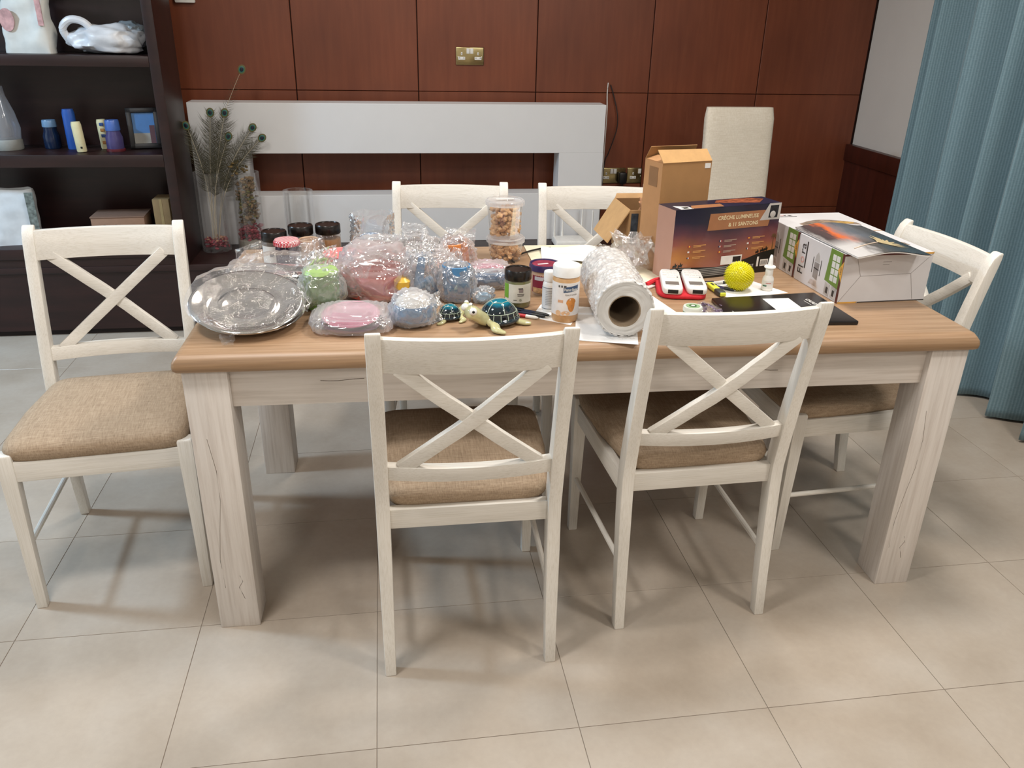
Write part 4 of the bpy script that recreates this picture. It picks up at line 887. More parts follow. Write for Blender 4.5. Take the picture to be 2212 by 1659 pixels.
for y0 in (0.0005, Lr - .0005):
    m = MB(); rs = []
    for i in range(14):
        q = i / 13; rr = .0385 + (Rr - .004 - .0385) * q; rs.append([(rr * math.cos(a) * (1 + .006 * nz((q * 9, a, 2))), y0 + (.0016 * math.sin(q * 40) + .002 * nz((q * 5, math.cos(a) * 2, math.sin(a) * 2))) * (1 if y0 < .1 else -1), rr * math.sin(a) - .006 * (1 - q)) for a in [2 * math.pi * k / 56 for k in range(56)]])
    m.rings(rs, True, False, False).build('spiral_end', ROLLM, rl, angle=100)
MB().lathe([(.039, .001), (.039, Lr - .001), (.036, Lr - .001), (.036, .001), (.039, .001)], 48, (0, 0, -.006), Matrix.Rotation(R(-90), 3, 'X'), False, False).build('cardboard_core', plain('core board', '8c7a64', .85), rl)
flap(rl, ((-.055, .02, -.070), (.02, .004, -.0715), (.03, -.012, -.0695), (-.03, -.016, -.070)), 2, .0015, FILM, 'loose_wrap_end')

# papers
PAP = plain('white copy paper', 'e9e7e4', .7, var=.02); CRM = plain('cream paper', 'e6dcc2', .7, var=.04); 
def paper(name, lab, corners, z, mat, cat='paper', curl=.0, group=None, n=8):
    cs = [Vector((x, y, 0)) for x, y in corners]; c = sum(cs, Vector()) / 4; a, b2, cc, d = [p - c for p in cs]
    def fn(u, v):
        p = (a * (1 - u) + b2 * u) * (1 - v) + (d * (1 - u) + cc * u) * v
        return (p.x, p.y, curl * (abs(nz((p.x * 9 + z * 999, p.y * 9, 2))) + .3 * max(0, u - .6)))
    o = MB().grid(fn, n, n).build(name, mat, None, (c.x, c.y, z), angle=60, thick=.0004); return tag(o, lab, cat, group)
paper('paper_sheet', 'white paper sheet under the front end of the bubble wrap roll', ((.893, -.003), (1.035, -.045), (1.10, .20), (.95, .235)), ZT + .0003, PAP, curl=.001)
paper('paper_sheet', 'white paper sheet between the wrap roll and the mint tin', ((1.075, .03), (1.215, .07), (1.178, .30), (1.02, .27)), ZT + .0014, PAP, curl=.001)
paper('paper_sheet', 'white paper sheet under the pill bottle and the pens', ((.818, .165), (.905, .10), (.955, .20), (.86, .262)), ZT + .0002, PAP)
paper('paper_sheet', 'white paper sheet under the spiky yellow ball', ((1.385, .262), (1.572, .300), (1.500, .450), (1.345, .405)), ZT + .0003, PAP)
paper('cream_folder', 'large cream paper folder behind the wrap roll', ((.872, .60), (1.222, .415), (1.262, .475), (1.15, .845)), ZT + .0004, CRM, curl=.002)
paper('cream_sheet', 'cream paper sheet beside the nut tubs at the far edge', ((.905, .66), (1.02, .62), (1.10, .85), (.91, .855)), ZT + .0022, CRM, curl=.001)
o = paper('crumpled_tissue', 'crumpled white tissue paper lying on the cream folder', ((.935, .66), (1.13, .60), (1.16, .80), (.96, .82)), ZT + .0045, PAP, curl=.022, n=18)
w = MB().tube([(.99 - .06 * math.sin(R(9 * k)) - .062 * (1 - math.cos(R(9 * k))) , .715 + .085 * math.cos(R(9 * k)), ZT + .0075) for k in range(18)], .0030, 8).build('elastic_band', plain('black cord', '16130f', .6)); tag(w, 'thin black elastic band curling over the cream sheet', 'band')

# open carton with flap, crumpled film, tall carton
ob = thing('open_carton', 'open cardboard carton with a hanging flap behind the wrap roll', 'box', (1.288, .785, ZT), 0)
CW, CD, CHH = .145, .185, .150
for x in (-CW / 2, CW / 2): MB().box((x, 0, CHH / 2), (.004, CD, CHH)).build('carton_wall', KRAFT, ob)
for y in (-CD / 2, CD / 2): MB().box((0, y, CHH / 2), (CW, .004, CHH)).build('carton_wall', KRAFTD if y > 0 else KRAFT, ob)
MB().box((0, 0, .002), (CW, CD, .004)).build('carton_base', KRAFTD, ob)
def quad_flap(name, pts, mat): 
    a, b2, c, d = [Vector(p) for p in pts]; n_ = (b2 - a).cross(d - a).normalized() * .003
    MB().add([a, b2, c, d, a + n_, b2 + n_, c + n_, d + n_], [(0, 3, 2, 1), (4, 5, 6, 7), (0, 1, 5, 4), (1, 2, 6, 5), (2, 3, 7, 6), (3, 0, 4, 7)]).build(name, mat, ob)
quad_flap('hanging_flap', ((-.0745, CD / 2, CHH), (-.0745, -CD / 2, CHH), (-.140, -CD / 2 + .004, .048), (-.140, CD / 2 - .004, .048)), plain('light corrugated card', 'bd9768', .8))
quad_flap('back_flap', ((CW / 2, CD / 2 + .002, CHH), (-CW / 2, CD / 2 + .002, CHH), (-CW / 2 + .01, CD / 2 + .02, CHH + .012), (CW / 2 - .01, CD / 2 + .02, CHH + .012)), KRAFT)
crumple_blob(.042, .055, .07, 44, .35).build('brown_packing_paper', plain('brown packing paper', 'b07f5a', .8, var=.2, scale=20), ob, (.020, -.02, .045), angle=40); MB().box((-.058, -CD / 2 - .003, .09), (.022, .002, .10)).build('dark_print', plain('dark blue grey print', '39424c', .6, var=.5, scale=60), ob)
cf = thing('clear_packing_film', 'crumpled clear plastic packing film leaning on the cartons', 'plastic film', (1.178, .565, ZT))
crumple_blob(.062, .054, .056, 61, .8, 3, .8, .8).build('film_body', clear('glossy clear film', haze=.04, edge=.22, gloss=1.3, rough=.03, bump=('noise', 30, .8)), cf, (.01, .0, .006), angle=30)
crumple_blob(.042, .036, .04, 67, .9, 3, .8, .8).build('film_fold', MAT['glossy clear film'], cf, (.02, -.01, .02), angle=30)
tc2 = thing('tall_carton', 'tall narrow brown carton with its top flaps standing open', 'box', (1.257, .548, ZT), 16)
w_, d_, h_ = .172, .092, .315
TANK = plain('tan corrugated card', '9c7448', .8, var=.06, scale=20); TAN_LIT = plain('tan card lit side', 'b8895c', .8, var=.06, scale=20)  # same card, side walls painted lighter for the light from the left
MB().bb(0, w_, 0, .003, 0, h_).build('front_wall', TANK, tc2); MB().bb(0, w_, d_ - .003, d_, 0, h_).build('back_wall', TANK, tc2); MB().bb(-.0005, .003, 0.0005, d_ - .0005, 0, h_).build('side_wall', TAN_LIT, tc2); MB().bb(w_ - .003, w_ + .0005, 0.0005, d_ - .0005, 0, h_).build('side_wall', TAN_LIT, tc2); MB().bb(.003, w_ - .003, .003, d_ - .003, 0, .003).build('carton_base', TANK, tc2)
MB().prism([(0, 0), (w_, 0), (w_ - .008, .038), (-.006, .042)], 0, .002, Matrix.Translation((0, 0, h_)) @ Matrix.Rotation(R(55), 4, 'X')).build('front_flap', plain('pale flap card', 'c49a66', .8), tc2); MB().prism([(0, 0), (w_, 0), (w_ - .004, -.04), (.004, -.042)], 0, .002, Matrix.Translation((0, d_, h_)) @ Matrix.Rotation(R(-62), 4, 'X')).build('back_flap', TANK, tc2)
MB().prism([(0, 0), (d_, 0), (d_ * .85, .035), (d_ * .1, .035)], 0, .002, Matrix.Translation((0.001, 0, h_)) @ Matrix.Rotation(R(90), 4, 'Z') @ Matrix.Rotation(R(-18), 4, 'X') @ Matrix.Scale(-1, 4, (0, 1, 0))).build('side_flap', TAN_LIT, tc2)
MB().bb(w_ - .024, w_ - .004, -.0008, 0, h_ - .02, h_ - .006).build('white_sticker', LABW, tc2); MB().bb(-.0012, -.0005, .02, .065, h_ - .07, h_ - .015).build('tape_mark', plain('brown tape', '8f6a48', .4), tc2)

# nativity set box
def m_sunset():
    t = NT('printed desert sunset'); tc = t.node('ShaderNodeTexCoord'); sx = t.node('ShaderNodeSeparateXYZ'); t.link(tc.outputs['Object'], sx.inputs[0])
    dv = t.node('ShaderNodeMath', operation='DIVIDE', i_1=.208); t.link(sx.outputs[2], dv.inputs[0])
    n = t.noise(t.coords((6, 1, 10)), 1.6, 3); ad = t.node('ShaderNodeMath', operation='MULTIPLY_ADD', i_1=.22, i_2=-.11); t.link(n, ad.inputs[0]); s2 = t.node('ShaderNodeMath', operation='ADD'); t.link(ad.outputs[0], s2.inputs[0]); t.link(dv.outputs[0], s2.inputs[1])
    dx = t.node('ShaderNodeMath', operation='SUBTRACT', i_1=.185); t.link(sx.outputs[0], dx.inputs[0]); ab = t.node('ShaderNodeMath', operation='ABSOLUTE'); t.link(dx.outputs[0], ab.inputs[0])
    a = t.ramp(s2.outputs[0], [(.15, 'a0603f'), (.33, 'b0743f'), (.5, '8a4c44'), (.68, '55303f'), (.82, '252338'), (1.0, '181a2c')])
    b2 = t.ramp(s2.outputs[0], [(.15, '8a4a3a'), (.45, '6a3a3c'), (.65, '3a2632'), (.82, '20202f'), (1.0, '181a2c')])
    mr = t.node('ShaderNodeMapRange'); mr.inputs['From Max'].default_value = .17; t.link(ab.outputs[0], mr.inputs['Value'])
    t.col(t.mix(mr.outputs[0], b2, a)); t.set(rough=.28, coat=.2); return t.m
nb = thing('nativity_box', 'printed sunset box lettered Creche Lumineuse in front of the tall carton', 'box', (1.265, .424, ZT), 14)
W_, D_, H_ = .364, .092, .208
MB().bb(.0006, W_ - .0006, .0006, D_, 0, H_ - .0006).build('box_body', plain('pinkish printed card', 'b98f7c', .5, var=.05, scale=8), nb, bevel=.0008, seg=1)
MB().bb(0, W_, 0, .0006, 0, H_).build('front_print', m_sunset(), nb, smooth=False); MB().bb(0, W_, 0, D_, H_ - .0006, H_).build('top_print', plain('navy printed card', '1c2036', .3, var=.25, scale=12), nb, smooth=False)
def shp(poly, name, mat, d=1, y0=0): # flat print on the front
    return MB().prism(poly, 0, .0004, Matrix.Translation((0, y0 - .0002 * d, 0)) @ Matrix.Rotation(R(90), 4, 'X')).build(name, mat, nb, smooth=False)
DUNE = plain('black dune print', '17140f', .35); BAN = plain('copper banner print', '9c6a48', .35); GOLD = plain('pale gold print', 'd8c6a0', .35)
shp([(0, 0), (W_, 0), (W_, .070), (.31, .062), (.27, .050), (.21, .036), (.16, .031), (.09, .036), (.03, .040), (0, .040)], 'dune_print', DUNE)
shp([(.112, .142), (.325, .142), (.335, .190), (.117, .190)], 'banner_print', BAN, 2)
text('Crèche lumineuse'.upper(), .0155, GOLD, nb, Matrix.Translation((.215, -.0012, .1755)) @ Matrix.Rotation(R(90), 4, 'X'), bold=.0004); text('& 11 SANTONS', .0155, GOLD, nb, Matrix.Translation((.235, -.0012, .1545)) @ Matrix.Rotation(R(90), 4, 'X'), bold=.0004)
SIL = plain('silver print', 'b7b3ae', .3); shp([(.292, .160), (W_, .160), (W_, H_), (.322, H_)], 'badge_print', SIL, 3); shp([(.322, .166), (.354, .166), (.356, .202), (.326, .202)], 'lantern_picture', plain('dark badge picture', '1d2226', .3, var=.6, scale=60), 4); MB().lathe([(.008, 0), (.010, .0006), (.008, .0012)], 20).build('lantern_glow_ring', SIL, nb, (.336, -.0018, .176), (R(90), 0, 0))
FW = plain('white flag print', 'dad6d0', .5); TXG = plain('muted lettering', '9d8578', .5); TXO = plain('tan lettering', 'c08a55', .5); FRD = plain('flag red', 'a83030', .5); FBL = plain('flag blue', '20284a', .5)
for cx, zs, col in ((.052, (.098, .082, .064), TXO), (.158, (.106, .090, .074), TXG), (.258, (.108, .092, .076), TXO)):
    for k, z in enumerate(zs):
        for q, mt in enumerate(((FBL, FW, FRD), (FRD, YEL, FRD), (FW, FW, FRD), (FBL, FW, FRD))[(k + int(cx * 100)) % 4]): shp([(cx + .0032 * q, z), (cx + .0032 * (q + 1), z), (cx + .0032 * (q + 1), z + .0045), (cx + .0032 * q, z + .0045)], 'flag_print', mt, 2)
        for q in range(2): shp([(cx + .018, z + .0036 * q - .001), (cx + .045 + .016 * q, z + .0036 * q - .001), (cx + .045 + .016 * q, z + .0036 * q + .0012), (cx + .018, z + .0036 * q + .0012)], 'text_line_print', col, 2)
for k in range(5): shp([(.026, .007 + .0052 * k), (.20 + .012 * ((k * 3) % 4), .007 + .0052 * k), (.20 + .012 * ((k * 3) % 4), .0095 + .0052 * k), (.026, .0095 + .0052 * k)], 'text_line_print', plain('grey small print', '8d8a85', .5), 2)
shp([(.026, .0345), (.07, .0345), (.07, .0370), (.026, .0370)], 'text_line_print', MAT['grey small print'], 2)
shp([(.172, .036), (.246, .036), (.246, .062), (.172, .062)], 'white_label_print', FW, 2); shp([(.214, .042), (.242, .042), (.242, .058), (.214, .058)], 'label_picture', DUNE, 3); shp([(.316, .020), (.345, .020), (.345, .040), (.316, .040)], 'barcode_print', FW, 2)
for k in range(7): shp([(.319 + .0034 * k, .023), (.3205 + .0034 * k, .023), (.3205 + .0034 * k, .037), (.319 + .0034 * k, .037)], 'barcode_bar', DUNE, 3)
shp([(.303, .020), (.310, .020), (.310, .050), (.303, .050)], 'lamp_print', FW, 2); text('CE', .011, FW, nb, Matrix.Translation((.286, -.0012, .025)) @ Matrix.Rotation(R(90), 4, 'X'))
for x, z, sc in ((.014, .043, 1), (.032, .043, 1), (.300, .063, .8), (.317, .066, .9), (.330, .068, 1)): shp([(x - .008 * sc, z), (x - .006 * sc, z + .006 * sc), (x - .001, z + .005 * sc), (x + .001 * sc, z + .013 * sc), (x + .004 * sc, z + .006 * sc), (x + .009 * sc, z + .008 * sc), (x + .006 * sc, z + .002 * sc), (x + .005 * sc, z - .003 * sc), (x + .003 * sc, z), (x - .004 * sc, z - .001), (x - .005 * sc, z - .004 * sc)], 'camel_rider_print', DUNE, 2)
PALM = plain('palm print', '5a4224', .5); shp([(.352, .07), (.3545, .07), (.3535, .108), (.3520, .108)], 'palm_trunk_print', PALM, 2)
for k in range(8): a = R(-20 + 32 * k); shp([(.353, .108), (.353 + .006 * math.cos(a) + .002, .108 + .007 * math.sin(a) + .003), (.353 + .0105 * math.cos(a), .108 + .013 * math.sin(a) - .004), (.353 + .005 * math.cos(a), .108 + .005 * math.sin(a))], 'palm_leaf_print', PALM, 2)
def topshp(poly, name, mat): return MB().prism(poly, H_, H_ + .0004).build(name, mat, nb, smooth=False)
topshp([(.055, .006), (.165, .006), (.175, .040), (.075, .040)], 'top_banner_print', BAN); topshp([(.02, .004), (.060, .004), (.060, .030), (.02, .050)], 'top_badge_print', FW); topshp([(.033, .010), (.053, .010), (.053, .026), (.033, .028)], 'top_badge_picture', DUNE)
topshp([(.165, .052), (.30, .020), (.345, .060), (.315, .086), (.19, .082)], 'crib_picture', plain('glowing crib print', '8a4a30', .4, var=.7, scale=70))

# cookware boxes
LEAFG = plain('leaf green print', '6fa02c'); OLIVE = plain('olive green print', '6c8a3c', .45); MAR = plain('brown edge print', '5a2c26', .45); AMB = plain('amber print', 'd9a24a', .45); CARDW = plain('white glossy card', 'd3d1d2', .4, var=.05, scale=9); SKET = plain('grey pot print', '8f8a88', .45, var=.15, scale=30); SKED = plain('dark line print', '3a3634', .5); PINKL = plain('pale pink print', 'd9a7a0', .5)
def cook_box(lab, x, y, rz, tone):
    g = thing('cookware_box', lab, 'box', (x, y, ZT), rz, 'white cookware boxes'); Wc, Dc, Hc = .262, .238, .136
    MB().bb(0, Wc, 0, Dc, 0, Hc).build('box_body', CARDW, g, bevel=.0012, seg=1)
    ML = Matrix(((0, 0, -1, 0), (-1, 0, 0, Dc), (0, 1, 0, 0), (0, 0, 0, 1)))     # side print plane: u runs from back to front, v up
    def side(poly, name, mat, d=1): return MB().prism(poly, .0001, .0001 + .00035 * d, ML).build(name, mat, g, smooth=False)
    def text_side(s, size, mat, u, v, rot=90): return text(s, size, mat, g, ML @ Matrix.Translation((u, v, .0012)) @ Matrix.Rotation(R(rot), 4, 'Z'))
    text_side('Fl', .040, SKED, .030, .036); text_side('o', .040, PINKL, .030, .066); text_side('ra', .040, SKED, .030, .098); side([(.046, .045), (.052, .045), (.052, .122), (.046, .122)], 'name_underline', SKED)
    # pot drawing: body, lid, handles
    side([(.098, .034), (.122, .030), (.124, .078), (.098, .078)], 'pot_picture', SKET); side([(.098, .080), (.124, .080), (.120, .098), (.111, .108), (.102, .098)], 'pot_lid_picture', plain('pale pot print', 'b5b1ae', .45), 1); side([(.098, .060), (.124, .058), (.124, .061), (.098, .063)], 'pot_band_picture', SKED, 2)
    for u in (.088, .130): side([(u, .045), (u + .003, .045), (u + .004, .09), (u + .001, .09)], 'pot_handle_picture', SKED, 1)
    side([(.080, .010), (.10, .012), (.13, .010), (.12, .028), (.09, .026)], 'garnish_picture', plain('faint garnish print', 'bfb4ae', .5, var=.3, scale=60))
    side([(.160, .044), (.228, .036), (.228, .136), (.170, .136)], 'green_panel', OLIVE); side([(.228, 0), (Dc, 0), (Dc, .136), (.228, .136)], 'brown_edge', MAR)
    for i in range(2):
        for j in range(4): side([(.184 + .019 * i, .050 + .019 * j), (.200 + .019 * i, .050 + .019 * j), (.200 + .019 * i, .066 + .019 * j), (.184 + .019 * i, .066 + .019 * j)], 'icon_square', LABW, 2)
    for u in (.166, .198): side([(u, .006), (u + .026, .004), (u + .026, .038), (u, .040)], 'photo_square', plain('pot photo print', 'b9b3ae', .45, var=.3, scale=40)); side([(u + .008, .012), (u + .018, .011), (u + .019, .028), (u + .009, .029)], 'photo_pot', SKED, 2)
    side([(.218, .088), (Dc, .060), (Dc, .116)], 'amber_corner', AMB, 3); text_side('1800', .011, SKED, .2315, .088)
    # front: folded flap lines
    def front(poly, name, mat, d=1): return MB().prism(poly, 0, .0004 * d, Matrix.Rotation(R(90), 4, 'X')).build(name, mat, g, smooth=False)
    LN = plain('fold line', '9b9694', .6)
    for a, b2 in (((.0, .0), (.055, .075)), ((.055, .075), (.205, .078)), ((.205, .078), (Wc, .134)), ((.055, .075), (.035, .13)), ((.205, .078), (.225, .005))):
        dx, dy = b2[0] - a[0], b2[1] - a[1]; L = math.hypot(dx, dy); nx, ny = -dy / L * .0006, dx / L * .0006
        front([(a[0] - nx, a[1] - ny), (b2[0] - nx, b2[1] - ny), (b2[0] + nx, b2[1] + ny), (a[0] + nx, a[1] + ny)], 'flap_fold_line', LN)
    front([(0, .131), (.205, .131), (.205, .136), (0, .136)], 'brown_edge', MAR); front([(.205, .131), (Wc, .131), (Wc, .136), (.2, .136)], 'amber_edge', AMB); front([(0, 0), (.055, 0), (.06, .004), (0, .004)], 'amber_edge', AMB); front([(.06, 0), (Wc, 0), (Wc, .003), (.06, .003)], 'dark_edge', SKED)
    for k, z in enumerate((.112, .105)): front([(.115, z), (.14 - .006 * k, z), (.14 - .006 * k, z + .0012), (.115, z + .0012)], 'print_line', LN)
    # top print
    def topp(poly, name, mat, d=1): return MB().prism(poly, Hc, Hc + .0004 * d).build(name, mat, g, smooth=False)
    text('Fl', .034, SKED, g, Matrix.Translation((.028, Dc - .026, Hc + .0006)) @ Matrix.Rotation(R(0), 4, 'Z')); text('o', .034, PINKL, g, Matrix.Translation((.046, Dc - .026, Hc + .0006))); text('ra', .034, SKED, g, Matrix.Translation((.068, Dc - .026, Hc + .0006))); topp([(.035, Dc - .045), (.092, Dc - .045), (.092, Dc - .041), (.035, Dc - .041)], 'name_underline', SKED)
    m = MB(); pts = [(.05 + .19 * i / 12, .10 + .045 * math.sin(math.pi * i / 12)) for i in range(13)]; topp(pts + [(x, y - .034 - .008 * math.sin(x * 70)) for x, y in reversed(pts)], 'serving_dish_picture', plain('grey brown dish print', '8b7a6c', .45, var=.5, scale=45)); topp([(.11, .088), (.22, .088), (.235, .104), (.20, .118), (.13, .112)], 'food_picture', plain('golden food print', 'b08d50', .45, var=.4, scale=70), 2)
    MB().lathe([(.012, .0), (.014, .0005), (.012, .001)], 24, (0, 0, 0)).build('round_mark', plain('rose brown print', '9a7a74', .5), g, (.032, .022, Hc)); 
    for k in range(14): topp([(.06 + .009 * k, .012), (.066 + .009 * k, .012), (.066 + .009 * k, .016), (.06 + .009 * k, .016)], 'small_letter_print', LN)
    return g
cook_box('white cookware box lettered Flora, nearer of the two, under the booklet', 1.662, .198, 2, 0); cook_box('white cookware box lettered Flora, further of the two, behind the first', 1.655, .441, 2, 1)
# booklet: gently arched cover
def m_cover():
    t = NT('booklet cover print'); tc = t.node('ShaderNodeTexCoord'); sx = t.node('ShaderNodeSeparateXYZ'); t.link(tc.outputs['Generated'], sx.inputs[0])
    n = t.noise(t.coords((1, 1, 1), 'Generated'), 4, 4); m1 = t.node('ShaderNodeMath', operation='MULTIPLY_ADD', i_1=.35); t.link(n, m1.inputs[0]); t.link(sx.outputs[0], m1.inputs[2])
    a = t.ramp(m1.outputs[0], [(.14, 'a8a4a2'), (.24, '4a4444'), (.36, '5a4a4a'), (.46, 'd8703f'), (.56, '8a7f80'), (.72, '59626c'), (1.0, '2f353b')])
    b2 = t.ramp(m1.outputs[0], [(.12, 'd0cecd'), (.40, 'c2bfbd'), (.55, '4b4a48'), (.85, '30353a'), (1.0, '272b2f')])
    mr = t.node('ShaderNodeMapRange'); mr.inputs['From Min'].default_value = .30; mr.inputs['From Max'].default_value = .52; t.link(sx.outputs[1], mr.inputs['Value']); t.col(t.mix(mr.outputs[0], b2, a)); t.set(rough=.25, coat=.3); return t.m
bk = thing('booklet', 'glossy booklet with a dark sunset and pale grass cover on the cookware boxes', 'booklet', (1.758, .315, ZT + .1372), 2)
def bz(u): return .0045 + .012 * math.sin(math.pi * min(1, u * 1.05)) ** 1.3
m = MB(); m.grid(lambda u, v: (-.098 + .212 * u, -.165 + .33 * v, bz(u) + .0015), 20, 4); m.build('cover', m_cover(), bk, thick=.0012, angle=80)
m = MB(); m.grid(lambda u, v: (-.097 + .209 * u, -.164 + .328 * v, bz(u)), 20, 4); m.build('pages', PAP, bk, thick=.003, angle=80)
PLU = plain('pale plume print', 'b8a67e', .5, var=.3, scale=60)
for k in range(15):
    a = R(20 + 9 * k * .9 - 70); L = .06 + .035 * rnd.random(); pts = [(.012, -.075), (.012 + L * .6 * math.cos(a) + .004, -.075 + L * .6 * math.sin(a)), (.012 + L * math.cos(a + .25), -.075 + L * math.sin(a + .25)), (.012 + L * .55 * math.cos(a + .12), -.075 + L * .55 * math.sin(a + .16))]
    pts = [(max(-.09, min(.095, x)), y) for x, y in pts]
    MB().add([(x, y, bz((x + .098) / .212) + .0032 + d) for d in (0, .0003) for x, y in pts], [(0, 3, 2, 1), (4, 5, 6, 7), (0, 1, 5, 4), (1, 2, 6, 5), (2, 3, 7, 6), (3, 0, 4, 7)]).build('plume_print', PLU, bk, smooth=False)
MB().tube([(x, y, bz((x + .098) / .212) + .0032) for x, y in ((-.07, -.10), (-.045, -.092), (-.02, -.086), (.0, -.08), (.014, -.074))], .0012, 6).build('stem_print', plain('pale stem print', 'd8c3ae', .5), bk)

# spiky ball, nasal spray, remotes, pouch, highlighter, tin, folder
def m_ball():
    t = NT('yellow rubber'); t.col(lin('d9cf00')); t.set(rough=.35); t.b.inputs['Subsurface Weight'].default_value = .15; t.b.inputs['Subsurface Radius'].default_value = (.01, .008, .001); return t.m
YB_ = m_ball(); sbq = thing('spiky_ball', 'bright yellow spiky rubber massage ball', 'ball', (1.437, .338, ZT + .0405))
prof = [(  .0365 * math.sin(math.pi * i / 20), -  .0365 * math.cos(math.pi * i / 20)) for i in range(21)]; prof[0] = (.0001, -.0365); prof[-1] = (.0001, .0365); MB().lathe(prof, 40).build('ball_core', YB_, sbq, angle=180)
m = MB(); N = 520
for i in range(N):
    z = 1 - 2 * (i + .5) / N; q = math.sqrt(1 - z * z); a = i * 2.39996; d = Vector((q * math.cos(a), q * math.sin(a), z)); u = d.orthogonal().normalized(); v = d.cross(u)
    ring = [d * .0370 + (u * math.cos(k * 1.2566) + v * math.sin(k * 1.2566)) * .0019 for k in range(5)]; o_ = len(m.v); m.v += [tuple(p) for p in ring] + [tuple(d * .0435)]; m.f += [(o_ + k, o_ + (k + 1) % 5, o_ + 5) for k in range(5)]
m.build('rubber_spikes', YB_, sbq, kind=STUFF, angle=80)
g = thing('nasal_spray', 'white nasal spray bottle with pointed nozzle beside the yellow ball', 'bottle', (1.522, .332, ZT + .0008)); r = .0158; aC = rz_of(1.522, .332)
lathe_part('bottle_body', [(r * .9, 0), (r, .003), (r, .030), (r * .92, .036), (r * .62, .044)], WPL, g, 32); lathe_part('collar', [(r * .66, .044), (r * .68, .046), (r * .66, .060), (r * .6, .064)], WPL, g, 32); lathe_part('finger_flange', [(r * .95, .064), (r * 1.02, .066), (r * .95, .069)], plain('white cap', 'ecebe8'), g, 32); lathe_part('nozzle', [(r * .45, .069), (r * .38, .085), (r * .22, .099), (r * .12, .101)], plain('white cap', 'ecebe8'), g, 24)
arc(r + .0003, .006, .029, aC - 1.2, aC + 1.2).build('paper_label', LABW, g); arc(r + .0007, .013, .017, aC - .8, aC - .1).build('green_print', plain('dark green print', '3d6a58', .5), g); arc(r + .0007, .022, .0235, aC - .3, aC + .6).build('red_print', plain('flag red', 'a83030'), g)
rp = thing('red_pouch', 'red fabric pouch lying under the two white remotes', 'pouch', (1.272, .350, ZT))
def pouch():
    m = MB(); rs = []
    for z, k in ((.0, .93), (.003, 1), (.010, 1), (.014, .94), (.0155, .75)): rs.append([(math.copysign(abs(math.cos(a)) ** .4, math.cos(a)) * .066 * k + .004 * nz((a * 2, z * 90, 1)), math.copysign(abs(math.sin(a)) ** .4, math.sin(a)) * .088 * k + .004 * nz((a * 3, z * 50, 4)), z) for a in [2 * math.pi * q / 48 for q in range(48)]])
    return m.rings(rs)
REDF = plain('red felt', 'c2202c', .85, var=.08, scale=80); pouch().build('pouch_body', REDF, rp, rot=(0, 0, R(-13)), angle=70); MB().tube(spline([(-.085, .04, .006), (-.05, .062, .012), (-.01, .075, .012)]), .007, 8).build('rolled_edge', REDF, rp); MB().box((-.095, .02, .003), (.07, .02, .003), Matrix.Rotation(R(35), 3, 'Z')).build('ribbon', plain('pale ribbon', 'd8c9c4', .5), rp)
def remote(lab, x, y, rz):
    g = thing('remote_control', lab, 'remote', (x, y, ZT + .0178), rot=(R(2), 0, R(rz)), group='white remote controls'); L, w = .170, .056; m = MB(); rs = []
    for z, k in ((0, .93), (.004, 1), (.012, 1), (.016, .96), (.017, .9)): rs.append([(math.copysign(abs(math.cos(a)) ** .35, math.cos(a)) * w / 2 * k * (1 - .06 * (math.sin(a) > .3)), math.copysign(abs(math.sin(a)) ** .22, math.sin(a)) * (L / 2 - (1 - k) * .03), z) for a in [2 * math.pi * q / 48 for q in range(48)]])
    m.rings(rs).build('case', plain('white remote plastic', 'dedcd8', .35), g, angle=50); MB().box((0, -.040, .0172), (.037, .026, .0008)).build('display', plain('grey display', '6f6d69', .2), g, bevel=.0003, seg=1); MB().box((0, -L / 2 + .003, .008), (.028, .007, .011)).build('sensor_window', BLK, g, bevel=.001); MB().box((0, -.060, .0172), (.018, .0016, .0004)).build('print_line', plain('rose grey print', 'a08a8a', .5), g)
    GB = plain('pale button', 'c6c4c1', .45)
    for bx, by, bw, bh in ((-.014, .064, .012, .006), (.0, .066, .010, .005), (.014, .064, .012, .006), (-.015, .048, .010, .008), (.0, .046, .012, .010), (.015, .048, .010, .008), (-.016, .028, .011, .007), (.0, .026, .013, .006), (.016, .028, .011, .007), (0, .008, .024, .006)): MB().box((bx, by, .0172), (bw, bh, .0022)).build('button', GB, g, bevel=.0008, seg=1)
    MB().box((.018, .012, .0174), (.003, .005, .0014)).build('dark_button', DK, g); return g
remote('white air-conditioner remote on the red pouch, left of the pair', 1.244, .352, -14); remote('white air-conditioner remote on the red pouch, right of the pair', 1.308, .345, -12)
g = thing('highlighter_pen', 'yellow highlighter with a dark grey cap beside the remotes', 'highlighter', (1.366, .372, ZT), -88); FLU = plain('fluorescent yellow', 'dbe24a', .35)
MB().box((.028, 0, .0085), (.058, .020, .013)).build('barrel', FLU, g, bevel=.004, seg=3); MB().box((.075, 0, .0085), (.036, .021, .014)).build('cap', plain('charcoal plastic', '3a3d3c', .4), g, bevel=.004, seg=3); MB().box((.0955, 0, .0085), (.007, .016, .010)).build('cap_end', FLU, g, bevel=.002); MB().box((.022, 0, .0153), (.02, .006, .0006)).build('print_strip', DK, g)
pen('dark pen lying on the sheet left of the yellow ball', (1.362, .385), (1.425, .318), plain('violet pen plastic', '3b3560', .3), BLK, .004); pen('white pen lying on the sheet behind the yellow ball', (1.352, .392), (1.455, .398), LABW, INK, .004)
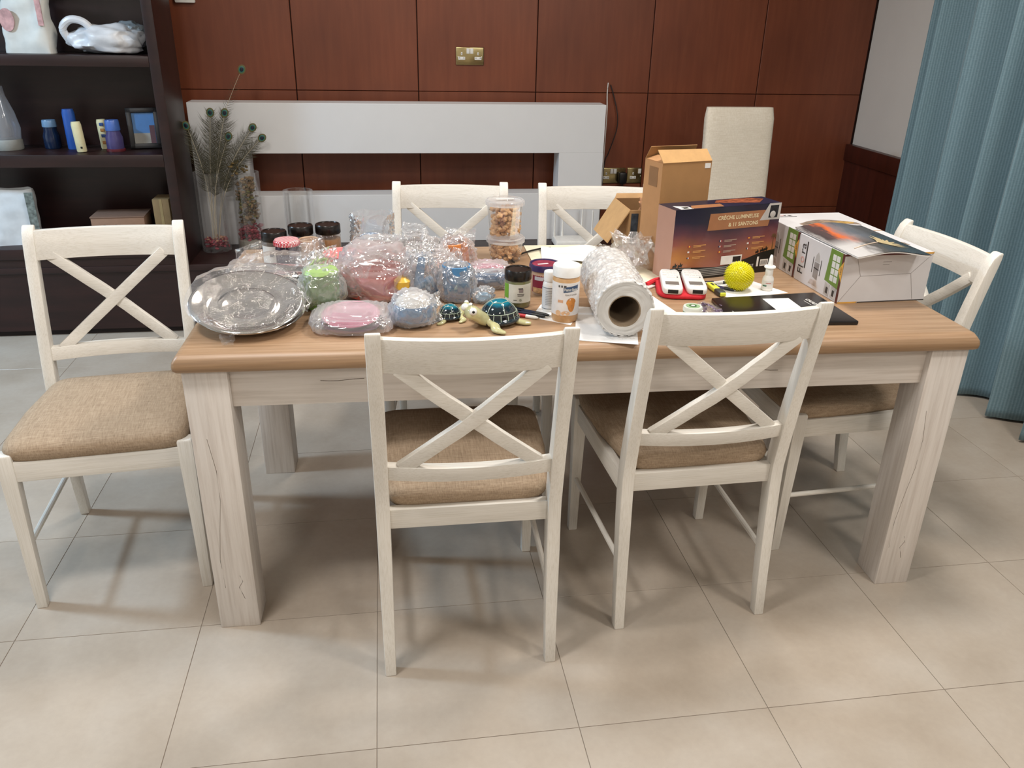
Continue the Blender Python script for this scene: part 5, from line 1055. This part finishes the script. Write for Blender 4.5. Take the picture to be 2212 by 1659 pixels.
g = thing('mint_tin', 'small round tin with white and green lid beside the black folder', 'tin', (1.232, .140, ZT + .0018)); lathe_part('tin_body', [(.0225, 0), (.0235, .002), (.0235, .014)], plain('dark green tin', '3d7a55', .3), g, 36); lathe_part('lid', [(.0242, .012), (.0248, .0125), (.0248, .022), (.0235, .0245), (.001, .0247)], plain('white tin lid', 'd3d8d0', .3), g, 40, cap1=False); MB().lathe([(.018, .0248), (.018, .0252)], 32).build('green_ring_print', plain('sage print', '8fae84', .4), g); MB().lathe([(.010, .0253), (.010, .0256)], 28).build('dark_ring_print', plain('dark sage print', '4c6a4c', .4), g); MB().lathe([(.005, .0257), (.005, .026)], 20).build('centre_print', LABW, g)
g = thing('zip_bag', 'clear zip bag of small dark trinkets beside the mint tin', 'bag', (1.290, .165, ZT + .0006), -30); bits(26, lambda q: (q.uniform(-.03, .03), q.uniform(-.04, .04), q.uniform(.004, .008)), plain('mottled trinkets', '6d5f72', .4, var=.8, scale=90), 'trinkets', g, .008, 77, .35); flap(g, ((-.04, -.055, .004), (.04, -.055, .004), (.04, .055, .006), (-.04, .055, .006)), 41, .005, FILM, 'film'); o = flap(g, ((-.04, -.055, .001), (.04, -.055, .001), (.04, .055, .001), (-.04, .055, .001)), 42, .0003, FILM, 'film')
g = thing('black_folder', 'flat black folder with white lettering near the table front', 'folder', (1.476, .150, ZT + .0003), 1.5); BF = plain('black glossy card', '121214', .28)
fp = [(-.150, .098), (.158, .114), (.152, -.122), (-.170, -.092)]; MB().prism(fp, 0, .011).build('folder_body', BF, g, bevel=.003, seg=2)
text('CAIADO C', .0165, LABW, g, Matrix.Translation((.104, .058, .0114)) @ Matrix.Rotation(R(-86), 4, 'Z'), bold=.0004, align='LEFT'); MB().box((.092, .028, .0112), (.0012, .034, .0004), Matrix.Rotation(R(4), 3, 'Z')).build('small_text_line', LABW, g); MB().box((-.139, -.045, .0113), (.0028, .064, .0006), Matrix.Rotation(R(0), 3, 'Z')).build('pale_streak', plain('pale stripe print', 'a9adaa', .4), g)
o = paper('note_card', 'small white note card lying on the black folder', ((1.457, .120), (1.531, .121), (1.533, .222), (1.459, .222)), ZT + .0118, PAP, 'card')
